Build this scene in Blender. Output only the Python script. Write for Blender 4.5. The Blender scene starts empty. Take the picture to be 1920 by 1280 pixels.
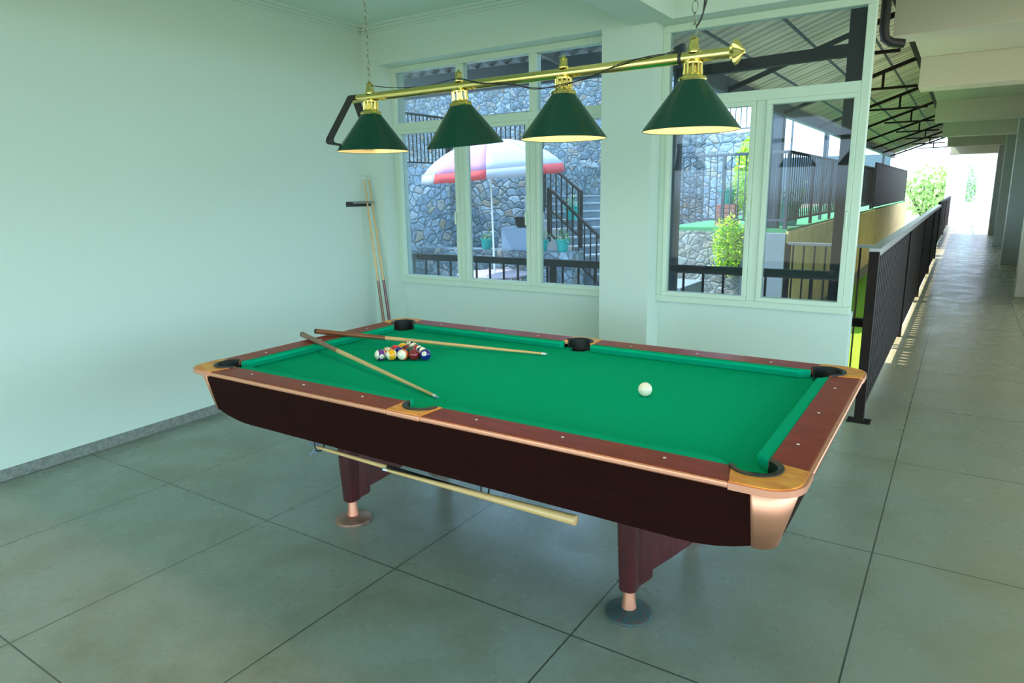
import bpy, bmesh, math, random
from mathutils import Vector, Matrix
random.seed(7)
S = bpy.context.scene
C = S.collection
PI = math.pi
V = Vector

# ------------------------------------------------------------------ materials
def mat(name, col, rough=.5, metal=0., spec=.5, noise=None, bump=None, coat=0., sheen=0., alpha=None, aniso=None):
    """noise=(scale, amount, colour2, detail) mixes a second colour; bump=(scale, strength)"""
    m = bpy.data.materials.new(name); m.use_nodes = True
    nt = m.node_tree; b = nt.nodes['Principled BSDF']
    b.inputs['Base Color'].default_value = (*col, 1)
    b.inputs['Roughness'].default_value = rough
    b.inputs['Metallic'].default_value = metal
    b.inputs['Specular IOR Level'].default_value = spec
    b.inputs['Coat Weight'].default_value = coat
    b.inputs['Coat Roughness'].default_value = .12
    if sheen: b.inputs['Sheen Weight'].default_value = sheen
    tc = nt.nodes.new('ShaderNodeTexCoord')
    if noise:
        mp = nt.nodes.new('ShaderNodeMapping'); nt.links.new(tc.outputs['Object'], mp.inputs[0])
        if len(noise) > 4: mp.inputs['Scale'].default_value = noise[4]
        n = nt.nodes.new('ShaderNodeTexNoise'); n.inputs['Scale'].default_value = noise[0]
        n.inputs['Detail'].default_value = noise[3] if len(noise) > 3 else 4
        nt.links.new(mp.outputs[0], n.inputs['Vector'])
        r = nt.nodes.new('ShaderNodeMapRange'); r.inputs[1].default_value = .35; r.inputs[2].default_value = .65
        r.inputs[4].default_value = noise[1]
        nt.links.new(n.outputs[0], r.inputs[0])
        mx = nt.nodes.new('ShaderNodeMix'); mx.data_type = 'RGBA'
        mx.inputs[6].default_value = (*col, 1); mx.inputs[7].default_value = (*noise[2], 1)
        nt.links.new(r.outputs[0], mx.inputs[0]); nt.links.new(mx.outputs[2], b.inputs['Base Color'])
    if bump:
        n2 = nt.nodes.new('ShaderNodeTexNoise'); n2.inputs['Scale'].default_value = bump[0]
        n2.inputs['Detail'].default_value = 5
        nt.links.new(tc.outputs['Object'], n2.inputs['Vector'])
        bp = nt.nodes.new('ShaderNodeBump'); bp.inputs['Strength'].default_value = bump[1]; bp.inputs['Distance'].default_value = .01
        nt.links.new(n2.outputs[0], bp.inputs['Height']); nt.links.new(bp.outputs[0], b.inputs['Normal'])
    return m

def emis(name, col, st):
    m = bpy.data.materials.new(name); m.use_nodes = True
    nt = m.node_tree; b = nt.nodes['Principled BSDF']
    b.inputs['Base Color'].default_value = (*col, 1)
    b.inputs['Emission Color'].default_value = (*col, 1); b.inputs['Emission Strength'].default_value = st
    return m

def glass_mat(name, tint, k):
    m = bpy.data.materials.new(name); m.use_nodes = True
    nt = m.node_tree; nt.nodes.clear()
    o = nt.nodes.new('ShaderNodeOutputMaterial'); t = nt.nodes.new('ShaderNodeBsdfTransparent')
    g = nt.nodes.new('ShaderNodeBsdfGlossy'); mx = nt.nodes.new('ShaderNodeMixShader')
    fr = nt.nodes.new('ShaderNodeFresnel'); fr.inputs[0].default_value = 1.5
    mu = nt.nodes.new('ShaderNodeMath'); mu.operation = 'MULTIPLY_ADD'; mu.inputs[1].default_value = .5; mu.inputs[2].default_value = k
    g.inputs['Roughness'].default_value = .02; g.inputs[0].default_value = (1, 1, 1, 1)
    t.inputs[0].default_value = (*tint, 1)
    # a thin film of dust on the pane
    d = nt.nodes.new('ShaderNodeBsdfDiffuse'); d.inputs[0].default_value = (.55, .62, .7, 1)
    md = nt.nodes.new('ShaderNodeMixShader'); md.inputs[0].default_value = .025
    nt.links.new(fr.outputs[0], mu.inputs[0]); nt.links.new(mu.outputs[0], mx.inputs[0])
    nt.links.new(t.outputs[0], mx.inputs[1]); nt.links.new(g.outputs[0], mx.inputs[2])
    nt.links.new(mx.outputs[0], md.inputs[1]); nt.links.new(d.outputs[0], md.inputs[2])
    nt.links.new(md.outputs[0], o.inputs[0])
    return m

def N(nt, kind, **kw):
    n = nt.nodes.new(kind)
    for k, v in kw.items(): setattr(n, k, v)
    return n

def stone_mat(name, scale, cols, mortar, bumps=.6, mw=.055):
    m = bpy.data.materials.new(name); m.use_nodes = True
    nt = m.node_tree; b = nt.nodes['Principled BSDF']; b.inputs['Roughness'].default_value = .85
    tc = N(nt, 'ShaderNodeTexCoord')
    nz = N(nt, 'ShaderNodeTexNoise'); nz.inputs['Scale'].default_value = 2.2; nz.inputs['Detail'].default_value = 3
    nt.links.new(tc.outputs['Object'], nz.inputs['Vector'])
    vm = N(nt, 'ShaderNodeVectorMath', operation='MULTIPLY_ADD'); vm.inputs[1].default_value = (.25, .25, .25)
    nt.links.new(nz.outputs['Color'], vm.inputs[0]); nt.links.new(tc.outputs['Object'], vm.inputs[2])
    mp = N(nt, 'ShaderNodeMapping'); mp.inputs['Scale'].default_value = (1, 1, 1.35)
    nt.links.new(vm.outputs[0], mp.inputs[0])
    v1 = N(nt, 'ShaderNodeTexVoronoi'); v1.inputs['Scale'].default_value = scale
    v2 = N(nt, 'ShaderNodeTexVoronoi', feature='DISTANCE_TO_EDGE'); v2.inputs['Scale'].default_value = scale
    nt.links.new(mp.outputs[0], v1.inputs['Vector']); nt.links.new(mp.outputs[0], v2.inputs['Vector'])
    sep = N(nt, 'ShaderNodeSeparateColor'); nt.links.new(v1.outputs['Color'], sep.inputs[0])
    cr = N(nt, 'ShaderNodeValToRGB'); el = cr.color_ramp.elements
    el[0].position = 0; el[0].color = (*cols[0], 1); el[1].position = 1; el[1].color = (*cols[-1], 1)
    for i, c in enumerate(cols[1:-1]):
        e = el.new((i + 1) / (len(cols) - 1)); e.color = (*c, 1)
    nt.links.new(sep.outputs[0], cr.inputs[0])
    fn = N(nt, 'ShaderNodeTexNoise'); fn.inputs['Scale'].default_value = 14; fn.inputs['Detail'].default_value = 6
    nt.links.new(tc.outputs['Object'], fn.inputs['Vector'])
    mr0 = N(nt, 'ShaderNodeMapRange'); mr0.inputs[1].default_value = .3; mr0.inputs[2].default_value = .7; mr0.inputs[3].default_value = .6; mr0.inputs[4].default_value = 1.3
    nt.links.new(fn.outputs[0], mr0.inputs[0])
    mulc = N(nt, 'ShaderNodeVectorMath', operation='SCALE'); nt.links.new(cr.outputs[0], mulc.inputs[0]); nt.links.new(mr0.outputs[0], mulc.inputs['Scale'])
    mr = N(nt, 'ShaderNodeMapRange'); mr.inputs[1].default_value = mw * .4; mr.inputs[2].default_value = mw
    nt.links.new(v2.outputs['Distance'], mr.inputs[0])
    mx = N(nt, 'ShaderNodeMix', data_type='RGBA'); mx.inputs[6].default_value = (*mortar, 1)
    nt.links.new(mr.outputs[0], mx.inputs[0]); nt.links.new(mulc.outputs[0], mx.inputs[7])
    nt.links.new(mx.outputs[2], b.inputs['Base Color'])
    bp = N(nt, 'ShaderNodeBump'); bp.inputs['Strength'].default_value = bumps; bp.inputs['Distance'].default_value = .05
    mr2 = N(nt, 'ShaderNodeMapRange'); mr2.inputs[2].default_value = .15
    nt.links.new(v2.outputs['Distance'], mr2.inputs[0]); nt.links.new(mr2.outputs[0], bp.inputs['Height'])
    nt.links.new(bp.outputs[0], b.inputs['Normal'])
    return m

def floor_mat():
    m = bpy.data.materials.new('polished_concrete'); m.use_nodes = True
    nt = m.node_tree; b = nt.nodes['Principled BSDF']
    tc = N(nt, 'ShaderNodeTexCoord'); sx = N(nt, 'ShaderNodeSeparateXYZ'); nt.links.new(tc.outputs['Object'], sx.inputs[0])
    def math_(op, a, bb=None, c=None):
        n = N(nt, 'ShaderNodeMath', operation=op)
        for i, v in enumerate((a, bb, c)):
            if v is None: continue
            if isinstance(v, (int, float)): n.inputs[i].default_value = v
            else: nt.links.new(v, n.inputs[i])
        return n.outputs[0]
    # joints
    yp = math_('ADD', math_('MAXIMUM', sx.outputs[1], 0.), math_('MULTIPLY', math_('MINIMUM', sx.outputs[1], 0.), 1.08))
    def joint(v, per, off, w):
        q = math_('FRACT', math_('DIVIDE', math_('ADD', v, 100 * per - off), per))
        d = math_('MULTIPLY', math_('MINIMUM', q, math_('SUBTRACT', 1., q)), per)
        return math_('LESS_THAN', d, w)
    jn = math_('MAXIMUM', joint(sx.outputs[0], .8845, 2.79, .0035), joint(yp, 1.2455, .02, .0035))
    n1 = N(nt, 'ShaderNodeTexNoise'); n1.inputs['Scale'].default_value = 1.3; n1.inputs['Detail'].default_value = 5; n1.inputs['Distortion'].default_value = 0.
    n2 = N(nt, 'ShaderNodeTexNoise'); n2.inputs['Scale'].default_value = 28; n2.inputs['Detail'].default_value = 6
    n3 = N(nt, 'ShaderNodeTexNoise'); n3.inputs['Scale'].default_value = 2.6; n3.inputs['Detail'].default_value = 9; n3.inputs['Distortion'].default_value = .0; n3.inputs['Roughness'].default_value = .55
    for n in (n1, n2, n3): nt.links.new(tc.outputs['Object'], n.inputs['Vector'])
    def rng(v, a, bb, c=0., d=1.):
        r = N(nt, 'ShaderNodeMapRange'); nt.links.new(v, r.inputs[0])
        for i, x in enumerate((a, bb, c, d)): r.inputs[i + 1].default_value = x
        return r.outputs[0]
    def mix(f, a, bb):
        x = N(nt, 'ShaderNodeMix', data_type='RGBA')
        if isinstance(f, float): x.inputs[0].default_value = f
        else: nt.links.new(f, x.inputs[0])
        for i, v in ((6, a), (7, bb)):
            if isinstance(v, tuple): x.inputs[i].default_value = (*v, 1)
            else: nt.links.new(v, x.inputs[i])
        return x.outputs[2]
    base = mix(rng(n1.outputs[0], .3, .7), (.225, .285, .262), (.25, .28, .215))
    base = mix(rng(n3.outputs[0], .42, .78, 0., .75), base, (.13, .16, .11))
    base = mix(rng(n2.outputs[0], .35, .65, 0., .14), base, (.36, .42, .38))
    base = mix(math_('MAXIMUM', rng(sx.outputs[1], 1.6, 5., 0., .8), rng(sx.outputs[0], 2.3, 3.3, 0., .5)), base, (.34, .29, .17))  # warm tint by position paints in light bounced along the corridor
    base = mix(jn, base, (.06, .075, .06))
    nt.links.new(base, b.inputs['Base Color'])
    nt.links.new(rng(n3.outputs[0], .3, .7, .22, .34), b.inputs['Roughness'])
    wv = N(nt, 'ShaderNodeTexNoise'); wv.inputs['Scale'].default_value = 1.0; wv.inputs['Detail'].default_value = 2
    mp = N(nt, 'ShaderNodeMapping'); mp.inputs['Scale'].default_value = (.8, 3.2, 1); nt.links.new(tc.outputs['Object'], mp.inputs[0]); nt.links.new(mp.outputs[0], wv.inputs['Vector'])
    bp = N(nt, 'ShaderNodeBump'); bp.inputs['Strength'].default_value = .25; bp.inputs['Distance'].default_value = .012
    nt.links.new(wv.outputs[0], bp.inputs['Height']); nt.links.new(bp.outputs[0], b.inputs['Normal'])
    return m

def ball_mat(name, col, stripe):
    """stripe: colour band round the ball (object axis Z), the rest ivory; a white spot on +X."""
    m = bpy.data.materials.new(name); m.use_nodes = True
    nt = m.node_tree; b = nt.nodes['Principled BSDF']
    b.inputs['Roughness'].default_value = .12; b.inputs['Coat Weight'].default_value = .4
    tc = N(nt, 'ShaderNodeTexCoord'); sx = N(nt, 'ShaderNodeSeparateXYZ'); nt.links.new(tc.outputs['Object'], sx.inputs[0])
    white = (.86, .84, .68)
    cur = None
    if stripe:
        ab = N(nt, 'ShaderNodeMath', operation='ABSOLUTE'); nt.links.new(sx.outputs[2], ab.inputs[0])
        lt = N(nt, 'ShaderNodeMath', operation='LESS_THAN'); lt.inputs[1].default_value = .0155; nt.links.new(ab.outputs[0], lt.inputs[0])
        mx = N(nt, 'ShaderNodeMix', data_type='RGBA'); mx.inputs[6].default_value = (*white, 1); mx.inputs[7].default_value = (*col, 1)
        nt.links.new(lt.outputs[0], mx.inputs[0]); cur = mx.outputs[2]
    gt = N(nt, 'ShaderNodeMath', operation='GREATER_THAN'); gt.inputs[1].default_value = .0268; nt.links.new(sx.outputs[0], gt.inputs[0])
    m2 = N(nt, 'ShaderNodeMix', data_type='RGBA'); m2.inputs[6].default_value = (*col, 1); m2.inputs[7].default_value = (*white, 1)
    if cur: nt.links.new(cur, m2.inputs[6])
    nt.links.new(gt.outputs[0], m2.inputs[0]); nt.links.new(m2.outputs[2], b.inputs['Base Color'])
    return m

M = {}
M['wall'] = mat('mint_wall_paint', (.61, .755, .67), .6, noise=(1.2, .12, (.62, .77, .71), 2), bump=(60, .03))
M['ceil'] = mat('ceiling_paint', (.64, .80, .68), .7, noise=(1., .1, (.62, .80, .70), 2))
M['frame'] = mat('window_paint', (.60, .75, .61), .4)
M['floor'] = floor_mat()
M['skirt'] = mat('cement_skirting', (.25, .29, .26), .7, noise=(40, .7, (.13, .15, .13), 6), bump=(50, .4))
M['glass'] = glass_mat('window_glass', (.72, .79, .85), .0)
M['felt'] = mat('green_baize', (.0, .37, .20), .95, spec=.05, noise=(900, .12, (.0, .41, .225), 3))
M['bed'] = mat('green_baize_bed', (.0, .36, .19), .95, spec=.04, noise=(700, .12, (.0, .40, .21), 3))
M['rail'] = mat('mahogany_rail', (.29, .040, .016), .36, spec=.14, noise=(3.5, .8, (.19, .024, .010), 6, (3, 12, 3)))
M['apron'] = mat('dark_mahogany', (.021, .0055, .0042), .55, spec=.05, noise=(5, .6, (.015, .0042, .0034), 5, (1, 1, 8)))
M['leg'] = mat('leg_mahogany', (.065, .008, .010), .22, noise=(5, .7, (.03, .005, .007), 5, (6, 6, 1)), coat=.5)
M['copper'] = mat('copper_trim', (.92, .42, .27), .4, metal=.85, noise=(3, .5, (.76, .35, .22), 3))
M['plate'] = mat('burnished_copper_plate', (1., .46, .085), .45, metal=.35, spec=.3, noise=(11, .9, (.74, .24, .045), 4, (1, 2., 1)))
M['foot'] = mat('tarnished_copper', (.42, .24, .17), .4, metal=.6, noise=(16, .9, (.20, .13, .10), 5))
M['footworn'] = mat('verdigris_foot', (.10, .085, .075), .5, metal=.4, noise=(45, 1., (.03, .12, .13), 6))
M['black'] = mat('black_rubber', (.012, .016, .015), .45)
M['dark'] = mat('pocket_dark', (.006, .008, .007), .8)
M['pearl'] = mat('pearl_inlay', (.8, .75, .7), .2)
M['brass'] = mat('polished_brass', (.87, .72, .26), .2, metal=1., noise=(5, .4, (.78, .62, .18), 2))
M['shade'] = mat('green_enamel', (.002, .048, .028), .25, coat=.15)
M['inner'] = mat('shade_white_inside', (.78, .64, .38), .7)
M['bulb'] = emis('bulb_glow', (1., .82, .5), 1.6)
M['chain'] = mat('chain_metal', (.25, .27, .2), .4, metal=.9)
M['cable'] = mat('black_cable', (.02, .02, .02), .5)
M['maple'] = mat('maple_shaft', (.66, .46, .19), .35, noise=(6, .5, (.58, .36, .14), 4, (1, 1, 1)), coat=.3)
M['butt'] = mat('brown_butt', (.28, .09, .03), .3, noise=(8, .7, (.18, .05, .02), 4), coat=.4)
M['butt2'] = mat('worn_brown_butt', (.26, .14, .075), .4, noise=(8, .7, (.18, .1, .06), 4), coat=.2)
M['butt3'] = mat('dark_red_butt', (.15, .03, .03), .3, coat=.4)
M['ferrule'] = mat('white_ferrule', (.75, .8, .75), .3)
M['tip'] = mat('blue_chalk_tip', (.12, .35, .4), .8)
M['steel'] = mat('dark_brown_steel', (.015, .011, .009), .6, spec=.1, noise=(8, .5, (.028, .020, .016), 4))
M['steelb'] = mat('blue_grey_steel', (.06, .08, .10), .5)
M['cap'] = mat('worn_rail_cap', (.30, .31, .31), .3, metal=.4)
M['stone'] = stone_mat('rubble_stone', 5.2, [(.07, .10, .13), (.16, .22, .27), (.12, .16, .16), (.25, .32, .37), (.20, .17, .13)], (.07, .09, .10))
M['stonel'] = stone_mat('pale_rubble_stone', 4.4, [(.18, .24, .30), (.33, .42, .50), (.24, .31, .37), (.44, .52, .57), (.38, .33, .23)], (.13, .17, .20))
M['stonew'] = stone_mat('weathered_rubble', 6.5, [(.22, .25, .23), (.32, .34, .30), (.26, .24, .20), (.40, .44, .42)], (.18, .19, .18), .4)
M['step'] = mat('grey_step_stone', (.22, .26, .28), .8, noise=(7, .8, (.20, .24, .27), 5))
M['riser'] = mat('riser_stone', (.16, .20, .23), .85, noise=(9, .8, (.09, .12, .14), 5))
M['tan'] = mat('tan_render', (.95, .70, .34), .85, noise=(2.2, .8, (.78, .54, .26), 5), bump=(8, .3))
M['grass'] = mat('bright_grass', (.24, .50, .01), .9, noise=(40, .7, (.14, .34, .01), 6), bump=(120, 1.))
M['turf'] = mat('green_turf', (.07, .30, .12), .95, noise=(60, .5, (.05, .22, .08), 4))
M['ground'] = mat('courtyard_ground', (.42, .43, .42), .9, noise=(5, .7, (.30, .32, .31), 6))
M['canvasw'] = mat('white_canvas', (.38, .38, .42), .8)
M['canvasr'] = mat('red_canvas', (.50, .045, .05), .8)
M['canvasp'] = mat('pink_canvas', (.42, .20, .32), .8)
M['canvasg'] = mat('grey_canvas', (.34, .34, .38), .8)
M['white'] = mat('white_metal', (.8, .8, .8), .4)
M['table'] = mat('pink_tabletop', (.45, .36, .40), .5)
M['pot'] = mat('green_plastic', (.0, .32, .27), .4)
M['potred'] = mat('red_brick', (.45, .14, .12), .8, noise=(12, .6, (.5, .3, .28), 3))
M['leaf'] = mat('green_leaf', (.10, .26, .09), .6, noise=(30, .8, (.28, .36, .14), 3))
M['lime'] = mat('lime_leaf', (.68, .92, .04), .6, noise=(20, .8, (.42, .70, .03), 3))
M['tree'] = mat('tree_leaf', (.30, .52, .12), .7, noise=(3, .8, (.5, .68, .3), 3))
M['box'] = mat('blue_grey_cabinet', (.22, .31, .42), .5)
M['roof'] = mat('cream_roof_sheet', (.88, .82, .66), .5, noise=(1.5, .6, (.78, .72, .58), 4))
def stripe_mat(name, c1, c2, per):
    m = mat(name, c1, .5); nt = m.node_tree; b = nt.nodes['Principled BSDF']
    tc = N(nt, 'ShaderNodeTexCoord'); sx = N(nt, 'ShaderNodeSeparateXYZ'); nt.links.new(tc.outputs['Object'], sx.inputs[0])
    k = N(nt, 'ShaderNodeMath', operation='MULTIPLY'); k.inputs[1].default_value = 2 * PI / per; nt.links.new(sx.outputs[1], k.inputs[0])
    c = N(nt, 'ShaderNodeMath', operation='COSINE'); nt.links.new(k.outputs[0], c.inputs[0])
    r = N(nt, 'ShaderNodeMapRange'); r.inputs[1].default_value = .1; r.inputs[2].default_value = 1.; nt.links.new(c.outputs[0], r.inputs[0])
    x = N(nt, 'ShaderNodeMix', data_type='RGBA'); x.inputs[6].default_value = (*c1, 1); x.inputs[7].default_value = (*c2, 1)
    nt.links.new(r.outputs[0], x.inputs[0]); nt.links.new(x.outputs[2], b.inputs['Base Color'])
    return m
M['roof'] = stripe_mat('corrugated_cream_sheet', (.92, .84, .66), (.50, .45, .36), .17)  # shade of the corrugations painted in as darker stripes
M['roofd'] = mat('grey_roof_sheet', (.30, .33, .36), .5)
M['beamc'] = mat('corridor_paint', (.60, .57, .44), .7, noise=(1.5, .2, (.56, .54, .43), 2))
M['colp'] = mat('shaded_column_paint', (.40, .42, .38), .7)
M['whitewall'] = mat('white_render', (.50, .49, .56), .7)
M['trunk'] = mat('bark', (.10, .08, .06), .9)
M['hedge'] = mat('blue_far_fence', (.10, .15, .18), .9)

# ------------------------------------------------------------------ mesh helpers
def bm_(): return bmesh.new()
def box(bm, x0, x1, y0, y1, z0, z1):
    vs = [bm.verts.new((x, y, z)) for z in (z0, z1) for (x, y) in ((x0, y0), (x1, y0), (x1, y1), (x0, y1))]
    for f in ((0, 3, 2, 1), (4, 5, 6, 7), (0, 1, 5, 4), (1, 2, 6, 5), (2, 3, 7, 6), (3, 0, 4, 7)):
        bm.faces.new([vs[i] for i in f])
def hexa(bm, b, t):
    vs = [bm.verts.new(p) for p in list(b) + list(t)]
    for f in ((0, 3, 2, 1), (4, 5, 6, 7), (0, 1, 5, 4), (1, 2, 6, 5), (2, 3, 7, 6), (3, 0, 4, 7)):
        bm.faces.new([vs[i] for i in f])
def frame_of(d):
    d = V(d).normalized(); a = V((0, 0, 1)) if abs(d.z) < .95 else V((1, 0, 0))
    u = d.cross(a).normalized(); return u, u.cross(d).normalized()
def rod(bm, p, q, r0, r1=None, n=10, cap=True):
    p = V(p); q = V(q); r1 = r0 if r1 is None else r1
    u, w = frame_of(q - p)
    A = [bm.verts.new(p + (u * math.cos(a) + w * math.sin(a)) * r0) for a in [2 * PI * i / n for i in range(n)]]
    B = [bm.verts.new(q + (u * math.cos(a) + w * math.sin(a)) * r1) for a in [2 * PI * i / n for i in range(n)]]
    for i in range(n): bm.faces.new((A[i], A[(i + 1) % n], B[(i + 1) % n], B[i]))
    if cap: bm.faces.new(A[::-1]); bm.faces.new(B)
def bar(bm, p, q, w, h):
    """square bar between two points, w across, h up"""
    p = V(p); q = V(q); d = (q - p).normalized()
    s = d.cross(V((0, 0, 1)));
    if s.length < 1e-3: s = V((1, 0, 0))
    s.normalize(); t = s.cross(d).normalized()
    f = lambda c: [c - s * w / 2 - t * h / 2, c + s * w / 2 - t * h / 2, c + s * w / 2 + t * h / 2, c - s * w / 2 + t * h / 2]
    hexa(bm, f(p), f(q))
def tube(bm, pts, r, n=8, closed=False):
    pts = [V(p) for p in pts]; rings = []; m = len(pts)
    u = None
    for i, p in enumerate(pts):
        if closed: d = (pts[(i + 1) % m] - pts[i - 1]).normalized()
        else: d = (pts[min(i + 1, m - 1)] - pts[max(i - 1, 0)]).normalized()
        if u is None: u, w = frame_of(d)
        else:
            u = (u - d * u.dot(d)).normalized(); w = u.cross(d)
        rings.append([bm.verts.new(p + (u * math.cos(a) + w * math.sin(a)) * r) for a in [2 * PI * k / n for k in range(n)]])
    for i in range(m if closed else m - 1):
        A, B = rings[i], rings[(i + 1) % m]
        for k in range(n): bm.faces.new((A[k], A[(k + 1) % n], B[(k + 1) % n], B[k]))
    if not closed: bm.faces.new(rings[0][::-1]); bm.faces.new(rings[-1])
def lathe(bm, prof, c=(0, 0, 0), n=32, wav=0, nw=8, axis=None):
    """prof: list of (r, z). axis: matrix to orient"""
    rings = []
    mt = axis or Matrix.Identity(3)
    for r, z in prof:
        if r < 1e-5: rings.append([bm.verts.new(V(c) + mt @ V((0, 0, z)))])
        else: rings.append([bm.verts.new(V(c) + mt @ V((r * (1 + wav * math.cos(nw * a)) * math.cos(a), r * (1 + wav * math.cos(nw * a)) * math.sin(a), z))) for a in [2 * PI * k / n for k in range(n)]])
    for A, B in zip(rings, rings[1:]):
        if len(A) == 1 and len(B) == 1: continue
        if len(A) == 1:
            for k in range(n): bm.faces.new((A[0], B[k], B[(k + 1) % n]))
        elif len(B) == 1:
            for k in range(n): bm.faces.new((A[k], A[(k + 1) % n], B[0]))
        else:
            for k in range(n): bm.faces.new((A[k], A[(k + 1) % n], B[(k + 1) % n], B[k]))
def prism(bm, poly, z0, z1):
    A = [bm.verts.new((x, y, z0)) for x, y in poly]; B = [bm.verts.new((x, y, z1)) for x, y in poly]
    bm.faces.new(A[::-1]); bm.faces.new(B)
    n = len(poly)
    for i in range(n): bm.faces.new((A[i], A[(i + 1) % n], B[(i + 1) % n], B[i]))
def extr(bm, pts, d):
    """extrude a 3d polygon along d"""
    d = V(d); A = [bm.verts.new(p) for p in pts]; B = [bm.verts.new(V(p) + d) for p in pts]
    bm.faces.new(A[::-1]); bm.faces.new(B); n = len(pts)
    for i in range(n): bm.faces.new((A[i], A[(i + 1) % n], B[(i + 1) % n], B[i]))
def ball(bm, c, r, n=24):
    bmesh.ops.create_uvsphere(bm, u_segments=n, v_segments=n // 2, radius=r, matrix=Matrix.Translation(V(c)))
def leaf(bm, c, s):
    """a bent four-point leaf"""
    d = V((random.gauss(0, 1), random.gauss(0, 1), random.gauss(0, .7))).normalized()
    u, w = frame_of(d); c = V(c)
    a = [bm.verts.new(c), bm.verts.new(c + d * s * .5 + u * s * .22), bm.verts.new(c + d * s + w * s * .15), bm.verts.new(c + d * s * .5 - u * s * .22)]
    bm.faces.new(a)

def obj(name, bm, m, parent=None, smooth=False, bevel=0., solid=0.):
    bmesh.ops.recalc_face_normals(bm, faces=bm.faces[:])
    off = V((0, 0, 0)); p = parent
    while p is not None: off += p.location; p = p.parent
    if off.length > 0: bmesh.ops.translate(bm, verts=bm.verts[:], vec=-off)
    me = bpy.data.meshes.new(name); bm.to_mesh(me); bm.free()
    for mm in (m if isinstance(m, (list, tuple)) else [m]): me.materials.append(mm)
    o = bpy.data.objects.new(name, me); C.objects.link(o)
    if smooth:
        for f in me.polygons: f.use_smooth = True
        try: me.set_sharp_from_angle(angle=math.radians(40))
        except Exception: pass
    if solid:
        md = o.modifiers.new('s', 'SOLIDIFY'); md.thickness = solid
    if bevel:
        md = o.modifiers.new('b', 'BEVEL'); md.width = bevel; md.segments = 2; md.limit_method = 'ANGLE'; md.angle_limit = math.radians(40)
    if parent is not None: o.parent = parent
    return o
def tag(o, label, cat, group=None, kind=None):
    o['label'] = label; o['category'] = cat
    if group: o['group'] = group
    if kind: o['kind'] = kind
    return o
def thing(name, label, cat, loc=(0, 0, 0), group=None, kind=None):
    o = bpy.data.objects.new(name, None); C.objects.link(o); o.location = loc
    return tag(o, label, cat, group, kind)
def struct(name, bm, m, label, cat, **k):
    return tag(obj(name, bm, m, **k), label, cat, None, 'structure')

# ================================================================== CAMERA (rail top of table 0.815 m above floor)
HZ = .8148
cam = bpy.data.cameras.new('camera'); co = bpy.data.objects.new('camera', cam); C.objects.link(co)
r = V((.8381, .5456, -.0161)); 
yaw, pitch, roll = CAMROT = (-.5811, .2134, -.0166)
fw = V((math.sin(yaw) * math.cos(pitch), math.cos(yaw) * math.cos(pitch), -math.sin(pitch)))
rt = fw.cross(V((0, 0, 1))).normalized(); up = rt.cross(fw)
r2 = rt * math.cos(roll) + up * math.sin(roll); u2 = -rt * math.sin(roll) + up * math.cos(roll)
mw = Matrix(((r2.x, u2.x, -fw.x), (r2.y, u2.y, -fw.y), (r2.z, u2.z, -fw.z))).to_4x4()
mw.translation = V((2.980, -1.983, .807 + HZ)); co.matrix_world = mw
cam.sensor_width = 36; cam.lens = 1275.88 * 36 / 1920; cam.clip_start = .05; cam.clip_end = 300
S.camera = co

# ================================================================== ROOM
YB, YW = 2.85, 3.05      # pillar face and window plane
XL = -1.79; XR = 2.408   # left corner and wall end
ZB = 2.78; ZC = 3.12     # beam soffit and ceiling
def wallx(y): return -1.667 - .043 * y
bm = bm_()
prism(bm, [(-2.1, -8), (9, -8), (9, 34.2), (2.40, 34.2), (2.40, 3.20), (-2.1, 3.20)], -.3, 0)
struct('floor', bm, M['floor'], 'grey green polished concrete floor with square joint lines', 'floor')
bm = bm_()
hexa(bm, [(wallx(-4.2), -4.2, 0), (wallx(3.2), 3.2, 0), (wallx(3.2) - .25, 3.2, 0), (wallx(-4.2) - .25, -4.2, 0)],
     [(wallx(-4.2), -4.2, ZC), (wallx(3.2), 3.2, ZC), (wallx(3.2) - .25, 3.2, ZC), (wallx(-4.2) - .25, -4.2, ZC)])
struct('wall_left', bm, M['wall'], 'plain pale mint wall on the left of the room', 'wall')
bm = bm_()
hexa(bm, [(wallx(-4.2), -4.2, 0), (wallx(2.85), 2.85, 0), (wallx(2.85) + .012, 2.85, 0), (wallx(-4.2) + .012, -4.2, 0)],
     [(wallx(-4.2), -4.2, .072), (wallx(2.85), 2.85, .072), (wallx(2.85) + .012, 2.85, .068), (wallx(-4.2) + .012, -4.2, .068)])
struct('baseboard_left', bm, M['skirt'], 'rough grey cement skirting at the foot of the left wall', 'skirting', bevel=.003)
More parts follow.
